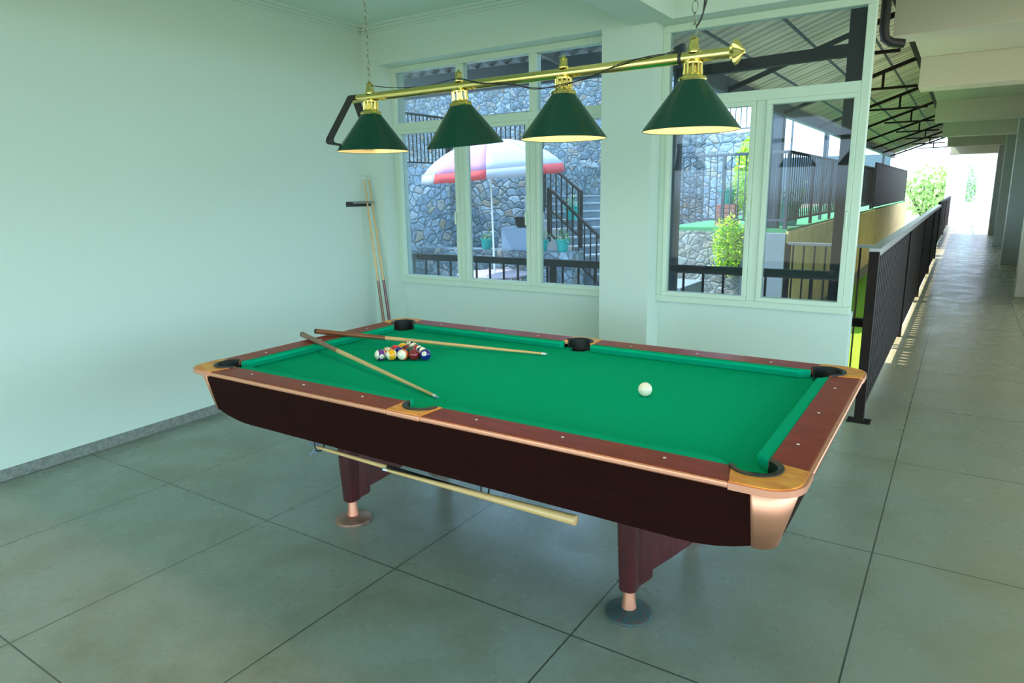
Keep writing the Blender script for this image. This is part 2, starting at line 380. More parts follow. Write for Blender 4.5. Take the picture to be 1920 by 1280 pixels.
# back wall: left pier, middle pillar, spandrels under the windows, beam over them
bm = bm_()
box(bm, XL - .1, -1.61, YB, 3.2, 0, ZB)
box(bm, -1.61, .637, YW + .02, 3.2, 0, .79)
box(bm, .637, 1.040, YB, 3.2, 0, ZB)
box(bm, 1.040, XR, YW + .02, 3.2, 0, .79)
box(bm, XL - .1, XR, YB, 3.2, ZB, ZC)
struct('wall_back', bm, M['wall'], 'mint back wall with pillars around two window bays', 'wall')
bm = bm_(); box(bm, XR, 9, YB, 3.15, ZB + .0, ZC)
struct('trim_1', bm, M['wall'], 'beam running from the window wall across the corridor mouth', 'beam')
bm = bm_(); box(bm, .885, 1.175, -8, YB, 2.775, ZC)
struct('trim_2', bm, M['wall'], 'ceiling beam running towards the pillar between the windows', 'beam')
bm = bm_()
for k, (dx, dz) in enumerate(((.0, .0), (.022, .018), (.048, .04))):
    box_z = 3.06 + dz
    hexa(bm, [(wallx(-4.2), -4.2, box_z), (wallx(2.85), 2.85, box_z), (wallx(2.85) + .012 + dx, 2.85, box_z), (wallx(-4.2) + .012 + dx, -4.2, box_z)],
         [(wallx(-4.2), -4.2, ZC), (wallx(2.85), 2.85, ZC), (wallx(2.85) + .012 + dx, 2.85, ZC), (wallx(-4.2) + .012 + dx, -4.2, ZC)])
    box(bm, XL, .885, YB - .012 - dx, YB, box_z, ZC)
struct('trim_3', bm, M['wall'], 'stepped plaster cornice in the left ceiling corner', 'cornice')
bm = bm_(); box(bm, -2.1, 9, -8, 3.2, ZC, ZC + .3)
struct('ceiling', bm, M['ceil'], 'pale green flat ceiling over the pool table', 'ceiling')
bm = bm_(); box(bm, 2.37, 9, 3.2, 28, ZC, ZC + .3)
struct('ceiling', bm, M['beamc'], 'flat ceiling slab above the long corridor', 'ceiling')
bm = bm_(); box(bm, wallx(-1.1) - .02, .885, -1.20, -1.08, 2.70, ZC)  # unseen beam, added to give the warm floor patch its edge
struct('trim_10', bm, M['wall'], 'unseen ceiling beam added to cut off the warm fill light', 'beam')
# right-hand side room walls behind the columns
bm = bm_(); box(bm, 4.15, 4.35, 9.5, 28, 0, ZC)
struct('wall_right', bm, M['colp'], 'shaded grey wall behind the corridor columns', 'wall')

def window(n, x0, x1, mull, top_mull, label, zt=(2.215, 2.285)):
    w = thing('window_%d' % n, label, 'window', (x0, YW, .79), kind='structure')
    z0, z1 = .79, ZB; d0, d1 = YW - .03, YW + .05; fwid = .05
    bm = bm_()
    box(bm, x0, x1, d0, d1, z0, z0 + fwid); box(bm, x0, x1, d0, d1, z1 - fwid, z1)
    box(bm, x0, x0 + fwid, d0, d1, z0 + fwid, z1 - fwid); box(bm, x1 - fwid, x1, d0, d1, z0 + fwid, z1 - fwid)
    box(bm, x0 + fwid, x1 - fwid, d0, d1, *zt)
    for m in mull: box(bm, m - .035, m + .035, d0, d1, z0 + fwid, zt[0])
    for m in top_mull: box(bm, m - .035, m + .035, d0, d1, zt[1], z1 - fwid)
    obj('window_frame', bm, M['frame'], w, bevel=.004)
    edges = [x0 + fwid] + sum([[m - .035, m + .035] for m in mull], []) + [x1 - fwid]
    for i in range(0, len(edges), 2):
        a, b = edges[i], edges[i + 1]; bm = bm_(); s = .032; q0, q1 = YW - .045, YW + .02
        box(bm, a, b, q0, q1, z0 + fwid, z0 + fwid + s); box(bm, a, b, q0, q1, zt[0] - s, zt[0])
        box(bm, a, a + s, q0, q1, z0 + fwid + s, zt[0] - s); box(bm, b - s, b, q0, q1, z0 + fwid + s, zt[0] - s)
        sh = obj('sash', bm, M['frame'], w, bevel=.003)
        bm = bm_(); box(bm, a + s, b - s, YW, YW + .005, z0 + fwid + s, zt[0] - s); obj('glass', bm, M['glass'], sh)
        bm = bm_(); tube(bm, [(b - .5 * s, q0, 1.47), (b - .5 * s, q0 - .03, 1.465), (b - .5 * s, q0 - .035, 1.44), (b - .5 * s, q0 - .03, 1.36)], .008, 8)
        if i < len(edges) - 2 or n == 2: obj('handle', bm, M['frame'], sh, smooth=True)
        else: bm.free()
    edges = [x0 + fwid] + sum([[m - .035, m + .035] for m in top_mull], []) + [x1 - fwid]
    for i in range(0, len(edges), 2):
        a, b = edges[i], edges[i + 1]; bm = bm_(); box(bm, a, b, YW, YW + .005, zt[1], z1 - fwid); obj('glass', bm, M['glass'], w)
    return w
window(1, -1.61, .70, (-.815, -.065), (-.815, -.065), 'pale green framed window with three tall casements and three top lights, left of the pillar')
window(2, 1.04, XR, (1.758,), (), 'pale green framed window with two casements and one wide top light, right of the pillar')

# ================================================================== CORRIDOR
for i, (y, d, zb) in enumerate([(4.43, .32, 2.775), (7.85, .45, 2.775), (12.9, .45, 2.775), (17.5, .4, 2.775), (22.4, .4, 2.775), (27.0, .4, 2.72)]):
    bm = bm_(); box(bm, 2.375, 9 if i < 2 else 4.4, y, y + d, zb, ZC)
    struct('trim_%d' % (4 + i), bm, M['beamc'], ['nearest', 'second', 'third', 'fourth', 'fifth', 'farthest'][i] + ' beam crossing the corridor ceiling', 'beam', bevel=.006)
for i, y in enumerate((10.5, 15.7, 20.9, 26.2)):
    bm = bm_(); box(bm, 3.74, 4.14, y, y + .35, 0, ZC)
    struct('column', bm, M['colp'] if i else M['beamc'], ['nearest', 'second', 'third', 'farthest'][i] + ' square column along the right of the corridor', 'column', bevel=.01)  # lit tone painted on the nearest column, shaded tone on the others
bm = bm_()
box(bm, 2.2, 2.95, 34, 34.2, 0, 4); box(bm, 3.35, 4.4, 34, 34.2, 0, 4); box(bm, 2.95, 3.35, 34, 34.2, 0, .95); box(bm, 2.95, 3.35, 34, 34.2, 2.7, 4)
struct('wall_far', bm, M['whitewall'], 'white wall closing the far end of the corridor', 'wall')
w = thing('window_3', 'tall narrow bright window in the white wall at the corridor end', 'window', (3.15, 34.05, .95), kind='structure')
bm = bm_(); box(bm, 2.95, 3.35, 34.04, 34.05, .95, 2.7); obj('glass', bm, M['glass'], w)
bm = bm_()
for a in ((2.95, 2.97, .95, 2.7), (3.33, 3.35, .95, 2.7), (2.97, 3.33, .95, .97), (2.97, 3.33, 2.68, 2.7)): box(bm, a[0], a[1], 33.99, 34.08, a[2], a[3])
obj('window_frame', bm, M['white'], w)
bm = bm_(); box(bm, 4.2, 4.4, 28, 34, 0, 4)
struct('wall_right', bm, M['whitewall'], 'white side wall beyond the last corridor column', 'wall')

def railing(name, label, p, q, z0, h, n, group=None, top=(.05, .04), post=.045, bal=.016, posts=(), mtop=None, slats=0., low=.1, stl=None, ends=True):
    """balustrade between plan points p and q; z0 may be a pair for sloped runs"""
    stl = stl or M['steel']
    za, zb = z0 if isinstance(z0, tuple) else (z0, z0)
    P0 = V((p[0], p[1], za)); P1 = V((q[0], q[1], zb)); d = P1 - P0
    t = thing(name, label, 'railing', P0, group)
    bm = bm_(); bar(bm, P0 + V((0, 0, h)), P1 + V((0, 0, h)), top[0], top[1]); obj('top_rail', bm, mtop or stl, t, bevel=.004)
    bm = bm_(); bar(bm, P0 + V((0, 0, low)), P1 + V((0, 0, low)), .035, .03); obj('bottom_rail', bm, stl, t)
    for f in ((0., 1.) if ends else ()) + tuple(posts):
        b = P0 + d * f; bm = bm_(); box(bm, b.x - post / 2, b.x + post / 2, b.y - post / 2, b.y + post / 2, b.z, b.z + h)
        obj('post', bm, stl, t)
    hz = V((d.x, d.y, 0)).normalized(); side = V((-hz.y, hz.x, 0))
    for i in range(n):
        b = P0 + d * ((i + .5) / n); w2 = slats if slats else bal
        bm = bm_()
        A = b + V((0, 0, low)); B = b + V((0, 0, h - top[1] / 2))
        f = lambda c: [c - hz * w2 / 2 - side * bal / 2, c + hz * w2 / 2 - side * bal / 2, c + hz * w2 / 2 + side * bal / 2, c - hz * w2 / 2 + side * bal / 2]
        hexa(bm, f(A), f(B)); obj('baluster', bm, stl, t)
    return t
# corridor balustrade
t = railing('corridor_railing', 'long dark balustrade with worn metal top along the left of the corridor', (2.505, 3.23), (2.505, 16.6), 0, 1.2, 96, 'corridor railings', (.075, .05), .06, .03, (.25, .5, .75), M['cap'], slats=.10, low=.1)
bm = bm_(); box(bm, 2.43, 2.58, 3.17, 3.29, 0, .006)
for a in (2.445, 2.565):
    rod(bm, (a, 3.23, .006), (a, 3.23, .022), .008, n=6)
obj('base_plate', bm, M['steel'], t)
railing('corridor_railing', 'farther dark balustrade beside the white wall end of the corridor', (2.43, 19.6), (2.43, 33), 0, 1.2, 60, 'corridor railings', (.07, .05), .06, .03, (.5,), slats=.12)
# black downpipe hung at the corner of the canopy
bm = bm_(); tube(bm, [(2.33, 4.25, 3.1), (2.33, 4.25, 2.80), (2.34, 4.27, 2.74), (2.38, 4.3, 2.71), (2.46, 4.35, 2.70)], .035, 12)
tag(obj('downpipe', bm, M['cable'], smooth=True), 'black elbow downpipe beside the nearest corridor beam', 'pipe')

# ================================================================== POOL TABLE
L, W, ZT, ZF = 2.54, 1.27, .815, .775
T = thing('pool_table', 'mahogany pool table with green cloth and copper corners', 'pool table', (L / 2, W / 2, 0))
def arc(c, r, a0, a1, n):
    return [(c[0] + r * math.cos(math.radians(a0 + (a1 - a0) * i / n)), c[1] + r * math.sin(math.radians(a0 + (a1 - a0) * i / n))) for i in range(n + 1)]
corners = [(0, 0, -1, -1), (L, 0, 1, -1), (L, W, 1, 1), (0, W, -1, 1)]   # position, outward signs
# slate bed under the cloth
poly = []
for (cx, cy, sx, sy) in corners:
    a = arc((0, 0), .062, 129, 321, 14)  # local (outward) coordinates
    a = [(-.048, .05)] + [(-.04 + 0, .0475)] + arc((0, 0), .062, 130, 320, 14) + [(.05, -.048)]
    pts = [(cx + sx * p[0], cy + sy * p[1]) for p in a]
    if sx * sy < 0: pts = pts  # front-right / back-left travel
    else: pts = pts[::-1]
    poly.append(pts)
side_f = [(L / 2 + p[0], -.03 + p[1]) for p in [(-.0566, -.02)] + arc((0, 0), .06, 199.5, -19.5, 14)[0:] + [(.0566, -.02)]]
side_b = [(x, W - y) for x, y in side_f][::-1]
bed = poly[0] + side_f + poly[1] + poly[2] + side_b + poly[3]
bm = bm_(); prism(bm, bed, .735, ZF - .0003); obj('playing_bed', bm, M['bed'], T)
# pockets
def pocket(c, ang0, ang1, sx, sy, rr):
    pts = arc((0, 0), 1, ang0, ang1, 22)
    bm = bm_(); vs = []
    prof = [(rr - .004, .70), (rr - .004, .80), (rr - .005, .820), (rr + .004, .825), (rr + .013, .822), (rr + .014, .80), (rr + .006, .79), (rr + .006, .70)]
    for (ca, sa) in pts: vs.append([bm.verts.new((c[0] + sx * ca * q, c[1] + sy * sa * q, z)) for q, z in prof])
    for A, B in zip(vs, vs[1:]):
        for k in range(len(prof)): bm.faces.new((A[k], B[k], B[(k + 1) % len(prof)], A[(k + 1) % len(prof)]))
    bm.faces.new(vs[0]); bm.faces.new(vs[-1][::-1])
    o = obj('pocket', bm, M['black'], T, smooth=True)
    bm = bm_(); full = arc((0, 0), 1, 0, 360, 24)[:-1]
    prism(bm, [(c[0] + rr * x, c[1] + rr * y) for x, y in full], .69, .70)
    n = 24; lo = [bm.verts.new((c[0] + (rr + .002) * x, c[1] + (rr + .002) * y, .69)) for x, y in full]; hi = [bm.verts.new((c[0] + (rr + .002) * x, c[1] + (rr + .002) * y, .737)) for x, y in full]
    for i in range(n): bm.faces.new((lo[i], lo[(i + 1) % n], hi[(i + 1) % n], hi[i]))
    obj('pocket_cup', bm, M['dark'], o)
PR = .066
for (cx, cy, sx, sy) in corners: pocket((cx, cy), -68, 158, sx, sy, PR)
pocket((L / 2, -.03), -2, -178, 1, 1, .066)
pocket((L / 2, W + .03), 2, 178, 1, 1, .066)
# corner castings
RO = .153
for k, (cx, cy, sx, sy) in enumerate(corners):
    outer = [(-.04, RO)] + arc((RO - .105, RO - .105), .105, 90, 0, 12) + [(RO, -.04)]
    inner = [(.02, -.067)] + arc((0, 0), .070, -72, 162, 20) + [(-.067, .02)]
    pts = [(cx + sx * x, cy + sy * y) for x, y in outer + inner]
    lp = [(cx + sx * x * (1 if 0 else 1), cy + sy * y) for x, y in outer + inner]
    bm = bm_(); prism(bm, lp, .794, .8145); lip = obj('corner_casting', bm, M['copper'], T, bevel=.006)
    o2 = [(-.04, RO - .010)] + arc((RO - .105, RO - .105), .095, 90, 0, 12) + [(RO - .010, -.04)]
    bm = bm_(); prism(bm, [(cx + sx * x, cy + sy * y) for x, y in o2 + inner], .810, .8172); obj('corner_plate', bm, M['plate'], lip, bevel=.0015)
    # cap below, leaning in towards the floor
    bm = bm_(); vs = []; R0 = .10; c0 = .128 - R0; zt, zb = .796, .600; s = .27
    ring = [(.018, c0 + R0)] + arc((c0, c0), R0, 90, 0, 12) + [(c0 + R0, .018)]
    for (x, y) in ring:
        col = []
        for f in (0, .5, 1):
            z = zt + (zb - zt) * f; sh = s * (zt - z)
            q0 = math.hypot(x - c0, y - c0); kx = (R0 - sh) / R0
            xx = x if abs(x - .018) < 1e-6 else c0 + (x - c0) * kx; yy = y if abs(y - .018) < 1e-6 else c0 + (y - c0) * kx
            col.append(bm.verts.new((cx + sx * xx, cy + sy * yy, z)))
        vs.append(col)
    for A, B in zip(vs, vs[1:]):
        for j in range(2): bm.faces.new((A[j], B[j], B[j + 1], A[j + 1]))
    obj('corner_cap', bm, M['copper'], T, smooth=True, solid=-.008)
# side castings
for sgn, y0 in ((-1, 0), (1, W)):
    f = lambda x, b: (L / 2 + x, y0 + sgn * b)
    pts = [f(-.085, RO), f(.085, RO), f(.092, .02)] + [f(x, .03 + y) for x, y in arc((0, 0), .070, -8, 188, 20)] + [f(-.092, .02)]
    bm = bm_(); prism(bm, pts, .794, .8145); lip = obj('side_casting', bm, M['copper'], T, bevel=.006)
    pts = [f(-.085, RO - .010), f(.085, RO - .010)] + pts[2:]
    bm = bm_(); prism(bm, pts, .810, .8172); obj('side_plate', bm, M['plate'], lip, bevel=.0015)
# wooden rails, copper edging, cushions, inlays, aprons
def railseg(f, a0, a1, e0, e1):
    """f(a, b): along, outward; a0..a1 ends; e0/e1 kind of end 'c' corner 's' side"""
    # wood
    i0 = {'c': .030, 's': .007}[e0]; i1 = {'c': .030, 's': .007}[e1]
    bm = bm_(); pts = [f(a0, .137), f(a1, .137), f(a1 - i1, .02), f(a0 + i0, .02)]
    prism(bm, pts, .790, ZT); obj('rail', bm, M['rail'], T, bevel=.002)
    bm = bm_(); prism(bm, [f(a0, .152), f(a1, .152), f(a1, .136), f(a0, .136)], .796, .8135); obj('rail_edging', bm, M['copper'], T, bevel=.005)
    # cushion
    n0 = {'c': .055, 's': .008}[e0]; n1 = {'c': .055, 's': .008}[e1]
    b0 = a0 + i0 + (-.005 if e0 == 's' else .0); b1 = a1 - i1 - (-.005 if e1 == 's' else .0)
    prof = [(.020, .8135, 0), (-.020, .8135, .8), (-.030, .806, 1), (-.012, .7755, .7), (.020, .7755, 0)]
    bm = bm_(); A = []; B = []
    for (b, z, k) in prof:
        x, y = f(b0 + n0 * k, b); A.append(bm.verts.new((x, y, z)))
        x, y = f(b1 - n1 * k, b); B.append(bm.verts.new((x, y, z)))
    bm.faces.new(A); bm.faces.new(B[::-1])
    for k in range(5): bm.faces.new((A[k], A[(k + 1) % 5], B[(k + 1) % 5], B[k]))
    obj('cushion', bm, M['felt'], T, bevel=.003)
ff = lambda a, b: (a, -b); fb = lambda a, b: (a, W + b); fl = lambda a, b: (-b, a); fr = lambda a, b: (L + b, a)
for f in (ff, fb):
    railseg(f, .04, L / 2 - .085, 'c', 's'); railseg(f, L / 2 + .085, L - .04, 's', 'c')
railseg(fl, .04, W - .04, 'c', 'c'); railseg(fr, .04, W - .04, 'c', 'c')
def inlay(x, y):
    bm = bm_(); lathe(bm, [(0, ZT + .0012), (.0055, ZT + .0012), (.0055, ZT - .002)], (x, y, 0), 12); obj('sight_inlay', bm, M['pearl'], T)
for y in (-.068, W + .068):
    for e in (.291, .651, 1.011): inlay(L / 2 - e, y); inlay(L / 2 + e, y)
for x in (-.068, L + .068):
    for e in (-.375, 0, .375): inlay(x, W / 2 + e)
def apron(f, length):
    bm = bm_(); n = 44; cols = []
    for i in range(n + 1):
        a = -.0 + (length) * i / n; 
        q = min(a, length - a); k = max(0, 1 - q / .22); zb = .555 + .048 * k ** 2
        row = []
        for t in (0, .33, .66, 1.):
            z = .798 + (zb - .798) * t; o_ = .128 - .25 * (.798 - z)
            row.append(f(a, o_) + (z,))
        row += [f(a, row and (.128 - .25 * (.798 - zb)) - .02) + (zb,), f(a, .10) + (.798,)]
        cols.append([bm.verts.new(p) for p in row])
    for A, B in zip(cols, cols[1:]):
        for j in range(6): bm.faces.new((A[j], B[j], B[(j + 1) % 6], A[(j + 1) % 6]))
    bm.faces.new(cols[0]); bm.faces.new(cols[-1][::-1])
    obj('apron', bm, M['apron'], T, smooth=True)
g = .022
apron(lambda a, b: (a - g, -b), L + 2 * g); apron(lambda a, b: (a - g, W + b), L + 2 * g)
apron(lambda a, b: (-b, a - g), W + 2 * g); apron(lambda a, b: (L + b, a - g), W + 2 * g)
bm = bm_(); box(bm, .0, L, .0, W, .60, .69); obj('underframe', bm, M['apron'], T)
for lx in (.512, 2.035):
    for ly, sg in ((.262, 1), (1.008, -1)):
        bm = bm_(); rings = []
        for z, hx, hy in ((.108, .030, .036), (.112, .035, .041), (.30, .040, .048), (.60, .046, .055)):
            ring = []
            for (qx, qy, a0) in ((1, 1, 0), (-1, 1, 90), (-1, -1, 180), (1, -1, 270)):
                for k in range(5):
                    a = math.radians(a0 + 90 * k / 4); rr = .026
                    ring.append(bm.verts.new((lx + qx * (hx - rr) + rr * math.cos(a), ly + qy * (hy - rr) + rr * math.sin(a), z)))
            rings.append(ring)
        for A, B in zip(rings, rings[1:]):
            for k in range(20): bm.faces.new((A[k], A[(k + 1) % 20], B[(k + 1) % 20], B[k]))
        bm.faces.new(rings[0][::-1]); bm.faces.new(rings[-1])
        lg = obj('leg', bm, M['leg'], T, smooth=True)
        # curved bracket beside the post
        dx, dy = math.cos(math.radians(50)), sg * math.sin(math.radians(50))
        prof = [(.0, .60), (.0, .112), (.035, .116), (.085, .138), (.094, .15), (.094, .178), (.17, .212), (.25, .252), (.31, .292), (.36, .345), (.395, .42), (.41, .60)]
        bm = bm_(); extr(bm, [(lx + dx * q + dy * .015 * sg, ly + dy * q - dx * .015 * sg, z) for q, z in prof], (-dy * .03 * sg, dx * .03 * sg, 0)); obj('leg_bracket', bm, M['leg'], lg, bevel=.004)
        bm = bm_(); lathe(bm, [(.0, .115), (.021, .115), (.0215, .108), (.024, .07), (.029, .028), (.029, .022)], (lx, ly, 0), 28)
        obj('levelling_stem', bm, M['copper'], lg, smooth=True)
        bm = bm_(); lathe(bm, [(0, .028), (.030, .028), (.084, .017), (.0925, .011), (.0935, .006), (.0925, .0), (0, .0)], (lx, ly, 0), 48)
        fo = obj('foot', bm, M['footworn'] if lx > 1 and sg > 0 else M['foot'], lg, smooth=True)
# wire hooks under the apron
for x, y in ((.59, .0), (1.53, .0)):
    bm = bm_(); tube(bm, [(x, y - .01, .60), (x, y - .01, .50), (x, y - .005, .478), (x, y + .02, .47), (x, y + .04, .478), (x, y + .045, .50)], .0035, 6)
    obj('hook', bm, M['cable'], T)

# ================================================================== CUES
def cue(name, label, tip, butt, colour_butt, cat='cue', frac=.42, r0=.0062, r1=.0155, group=None, shaft='maple', ft='tip', bump='black'):
    a = V(tip); b = V(butt); d = (b - a); ln = d.length; d.normalize()
    t = thing(name, label, cat, butt, group)
    k = 1 - frac; rk = r0 + (r1 - r0) * k
    bm = bm_(); rod(bm, a + d * .032, a + d * ln * k, r0 + .0003, rk, 14); obj('shaft', bm, M[shaft], t, smooth=True)
    bm = bm_(); rod(bm, a + d * .008, a + d * .032, r0, r0, 12); fe = obj('ferrule', bm, M['ferrule'], t, smooth=True)
    bm = bm_(); rod(bm, a, a + d * .008, r0 * .9, r0, 12); obj('cue_tip', bm, M[ft], fe, smooth=True)
    bm = bm_(); rod(bm, a + d * ln * k, b - d * .015, rk, r1, 16); bu = obj('butt', bm, M[colour_butt], t, smooth=True)
    bm = bm_(); rod(bm, b - d * .015, b - d * .004, r1 + .0004, r1 + .0004, 16, True); rod(bm, b - d * .004, b, r1, r1 * .7, 16); obj('bumper', bm, M[bump], bu, smooth=True)
    return t
cue('pool_cue', 'pool cue with worn grey brown butt, nearer of the two lying on the table', (1.185, .166, .7822), (-.200, .617, .8365), 'butt2', frac=.33, group='cues lying on the table')
cue('pool_cue', 'pool cue with red brown butt lying behind the racked balls', (1.194, 1.080, .7822), (-.209, .721, .8365), 'butt', frac=.33, group='cues lying on the table')
cue('pool_cue', 'left cue of the pair standing in the corner wall rack, light brown butt', (-1.745, 2.735, 1.81), (-1.55, 2.70, .36), 'butt2', frac=.33, group='cues in the wall rack')
cue('pool_cue', 'right cue of the pair standing in the corner wall rack, dark red butt', (-1.755, 2.805, 1.81), (-1.53, 2.76, .36), 'butt3', frac=.33, group='cues in the wall rack')
# wall rack
R_ = thing('cue_rack', 'black wall rack in the corner holding two upright cues', 'cue rack', (-1.77, 2.68, 1.55))
bm = bm_(); box(bm, -1.79, -1.768, 2.52, 2.83, 1.53, 1.575); obj('wall_plate', bm, M['cable'], R_, bevel=.004)
bm = bm_(); pts = [(-1.772, 2.60 + .004, 1.565), (-1.74, 2.63, 1.565), (-1.715, 2.68, 1.565), (-1.708, 2.74, 1.565), (-1.71, 2.80, 1.565), (-1.74, 2.835, 1.565)]
tube(bm, pts, .009, 8); obj('holding_bar', bm, M['cap'], R_, smooth=True)
bm = bm_(); box(bm, -1.79, -1.49, 2.60, 2.84, .33, .36); obj('lower_shelf', bm, M['apron'], R_, bevel=.004)
bm = bm_(); box(bm, -1.50, -1.49, 2.60, 2.84, .36, .385); obj('shelf_lip', bm, M['apron'], R_)
# bridge stick and cue under the table
B_ = thing('bridge_stick', 'cue rest with crossed metal head hanging under the table apron', 'cue rest', (.56, .015, .49))
a = V((.575, .012, .489)); b = V((1.02, .012, .484)); c = V((1.53, .012, .478))
bm = bm_(); rod(bm, a, b, .007, .0105, 10); obj('shaft', bm, M['maple'], B_, smooth=True)
bm = bm_(); rod(bm, b, c, .0105, .009, 10); obj('handle', bm, M['cable'], B_, smooth=True)
bm = bm_(); 
for s in (-1, 1):
    tube(bm, [(.57, .012 - .035 * s, .489 - .028), (.575, .012, .489), (.57, .012 + .035 * s, .489 + .028)], .0035, 6)
bar(bm, (.565, .012, .455), (.58, .012, .52), .006, .006)
obj('cross_head', bm, M['box'], B_)
cue('pool_cue', 'plain yellow cue hanging on hooks below the long side of the table', (1.02, -.018, .487), (1.95, -.018, .494), 'maple', frac=.35, r0=.006, r1=.019, ft='tip', bump='maple')

# ================================================================== BALLS
BR = .0298
balls = []
def pool_ball(label, col, stripe, pos, spot, num, axis_hint=(0, 0, 1), group='racked balls'):
    bm = bm_(); ball(bm, (0, 0, 0), BR, 32)
    o = obj('pool_ball', bm, ball_mat('ball_' + label.split()[0], col, stripe), smooth=True)
    x = V(spot).normalized(); z = V(axis_hint); z = (z - x * z.dot(x)).normalized(); y = z.cross(x)
    rm = Matrix(((x.x, y.x, z.x), (x.y, y.y, z.y), (x.z, y.z, z.z)))
    o.rotation_euler = rm.to_euler(); o.location = pos
    tag(o, label, 'ball', group)
    cu = bpy.data.curves.new('number', 'FONT'); cu.body = num; cu.size = .016 if len(num) == 1 else .0125; cu.align_x = 'CENTER'; cu.align_y = 'CENTER'
    cu.extrude = .0003
    me_o = bpy.data.objects.new('tmp', cu); C.objects.link(me_o)
    dg = bpy.context.evaluated_depsgraph_get(); me = bpy.data.meshes.new_from_object(me_o.evaluated_get(dg)); bpy.data.objects.remove(me_o)
    me.materials.clear(); me.materials.append(M['cable'])
    me.transform(Matrix(((0, 0, 1, 0), (1, 0, 0, 0), (0, 1, 0, 0), (0, 0, 0, 1))))
    for v in me.vertices:
        rr = math.sqrt(max(0, BR ** 2 - v.co.y ** 2 - v.co.z ** 2)); v.co.x = rr + .0002 + v.co.x
    n = bpy.data.objects.new('number', me); C.objects.link(n); n.parent = o
    return o
org = V((.482, .553)); rd = V((math.cos(math.radians(31)), math.sin(math.radians(31)))); rp = V((-rd.y, rd.x))
sp = 2 * BR + .0004
def bp_(row, i): q = org + rd * sp * (i + row * .5) + rp * sp * .866 * row; return (q.x, q.y, ZF + BR)
cd = V((.50, -.80, .25))   # roughly towards the camera
wh = (.86, .84, .68)
spec = [  # row, index, label, colour, stripe, spot direction, number, stripe axis
 (0, 0, 'purple striped ball with pale pole, leftmost of the racked balls', (.10, .02, .22), True, (.85, -.45, -.15), '12', (-.5, -.85, .15)),
 (0, 1, 'yellow striped ball, second from left in the front row of the rack', (.85, .42, .01), True, (-.4, .2, .8), '9', (.2, -.55, -.9)),
 (0, 2, 'orange striped ball showing mostly white, middle of the front row of the rack', (.82, .16, .03), True, (-.8, -.2, .5), '13', (.62, -.68, -.05)),
 (0, 3, 'plain maroon ball, second from right in the front row of the rack', (.20, .01, .015), False, (0, 1, .2), '7', (0, 0, 1)),
 (0, 4, 'dark blue ball with white number spot, rightmost of the racked balls', (.01, .02, .20), False, (.38, -.85, .38), '2', (0, 0, 1)),
 (1, 0, 'orange ball behind the gap between the purple and yellow striped balls', (.80, .22, .06), False, (.3, -.4, .8), '5', (0, 0, 1)),
 (1, 1, 'small visible blue ball between the yellow and orange striped balls', (.01, .02, .22), True, (0, 1, .3), '10', (1, .3, -.2)),
 (1, 2, 'dark green ball in the middle of the rack behind the maroon ball', (.01, .06, .03), False, (0, 1, .3), '14', (.9, -.3, .35)),
 (1, 3, 'blue and white striped ball behind the rightmost rack ball', (.01, .02, .16), True, (0, 1, .3), '10', (.75, .35, .45)),
 (2, 0, 'plain red ball on the left edge of the rack', (.55, .02, .03), False, (0, 1, .2), '3', (0, 0, 1)),
 (2, 1, 'dark red ball at the heart of the rack', (.18, .01, .015), False, (0, 1, .3), '7', (0, 0, 1)),
 (2, 2, 'red striped ball with white top on the right edge of the rack', (.50, .02, .03), True, (0, 1, .3), '11', (.85, .35, .30)),
 (3, 0, 'yellow ball on the left edge near the tip of the rack', (.88, .48, .01), False, (0, 1, .2), '1', (0, 0, 1)),
 (3, 1, 'green ball with a white band near the tip of the rack', (.01, .16, .06), True, (0, 1, .3), '6', (-.3, .45, .8)),
 (4, 0, 'black ball with white number spot at the far tip of the rack', (.012, .012, .012), False, (.12, -.55, .85), '8', (0, 0, 1)),
]
for (row, i, lab, col, st, sd, num, ax) in spec:
    pool_ball(lab, col, st, bp_(row, i), sd, num, ax)
bm = bm_(); ball(bm, (0, 0, 0), BR, 40)
o = obj('cue_ball', bm, mat('ivory_ball', (.86, .82, .62), .12, coat=.4), smooth=True); o.location = (1.927, .641, ZF + BR)
tag(o, 'plain ivory cue ball alone on the right half of the cloth', 'ball')

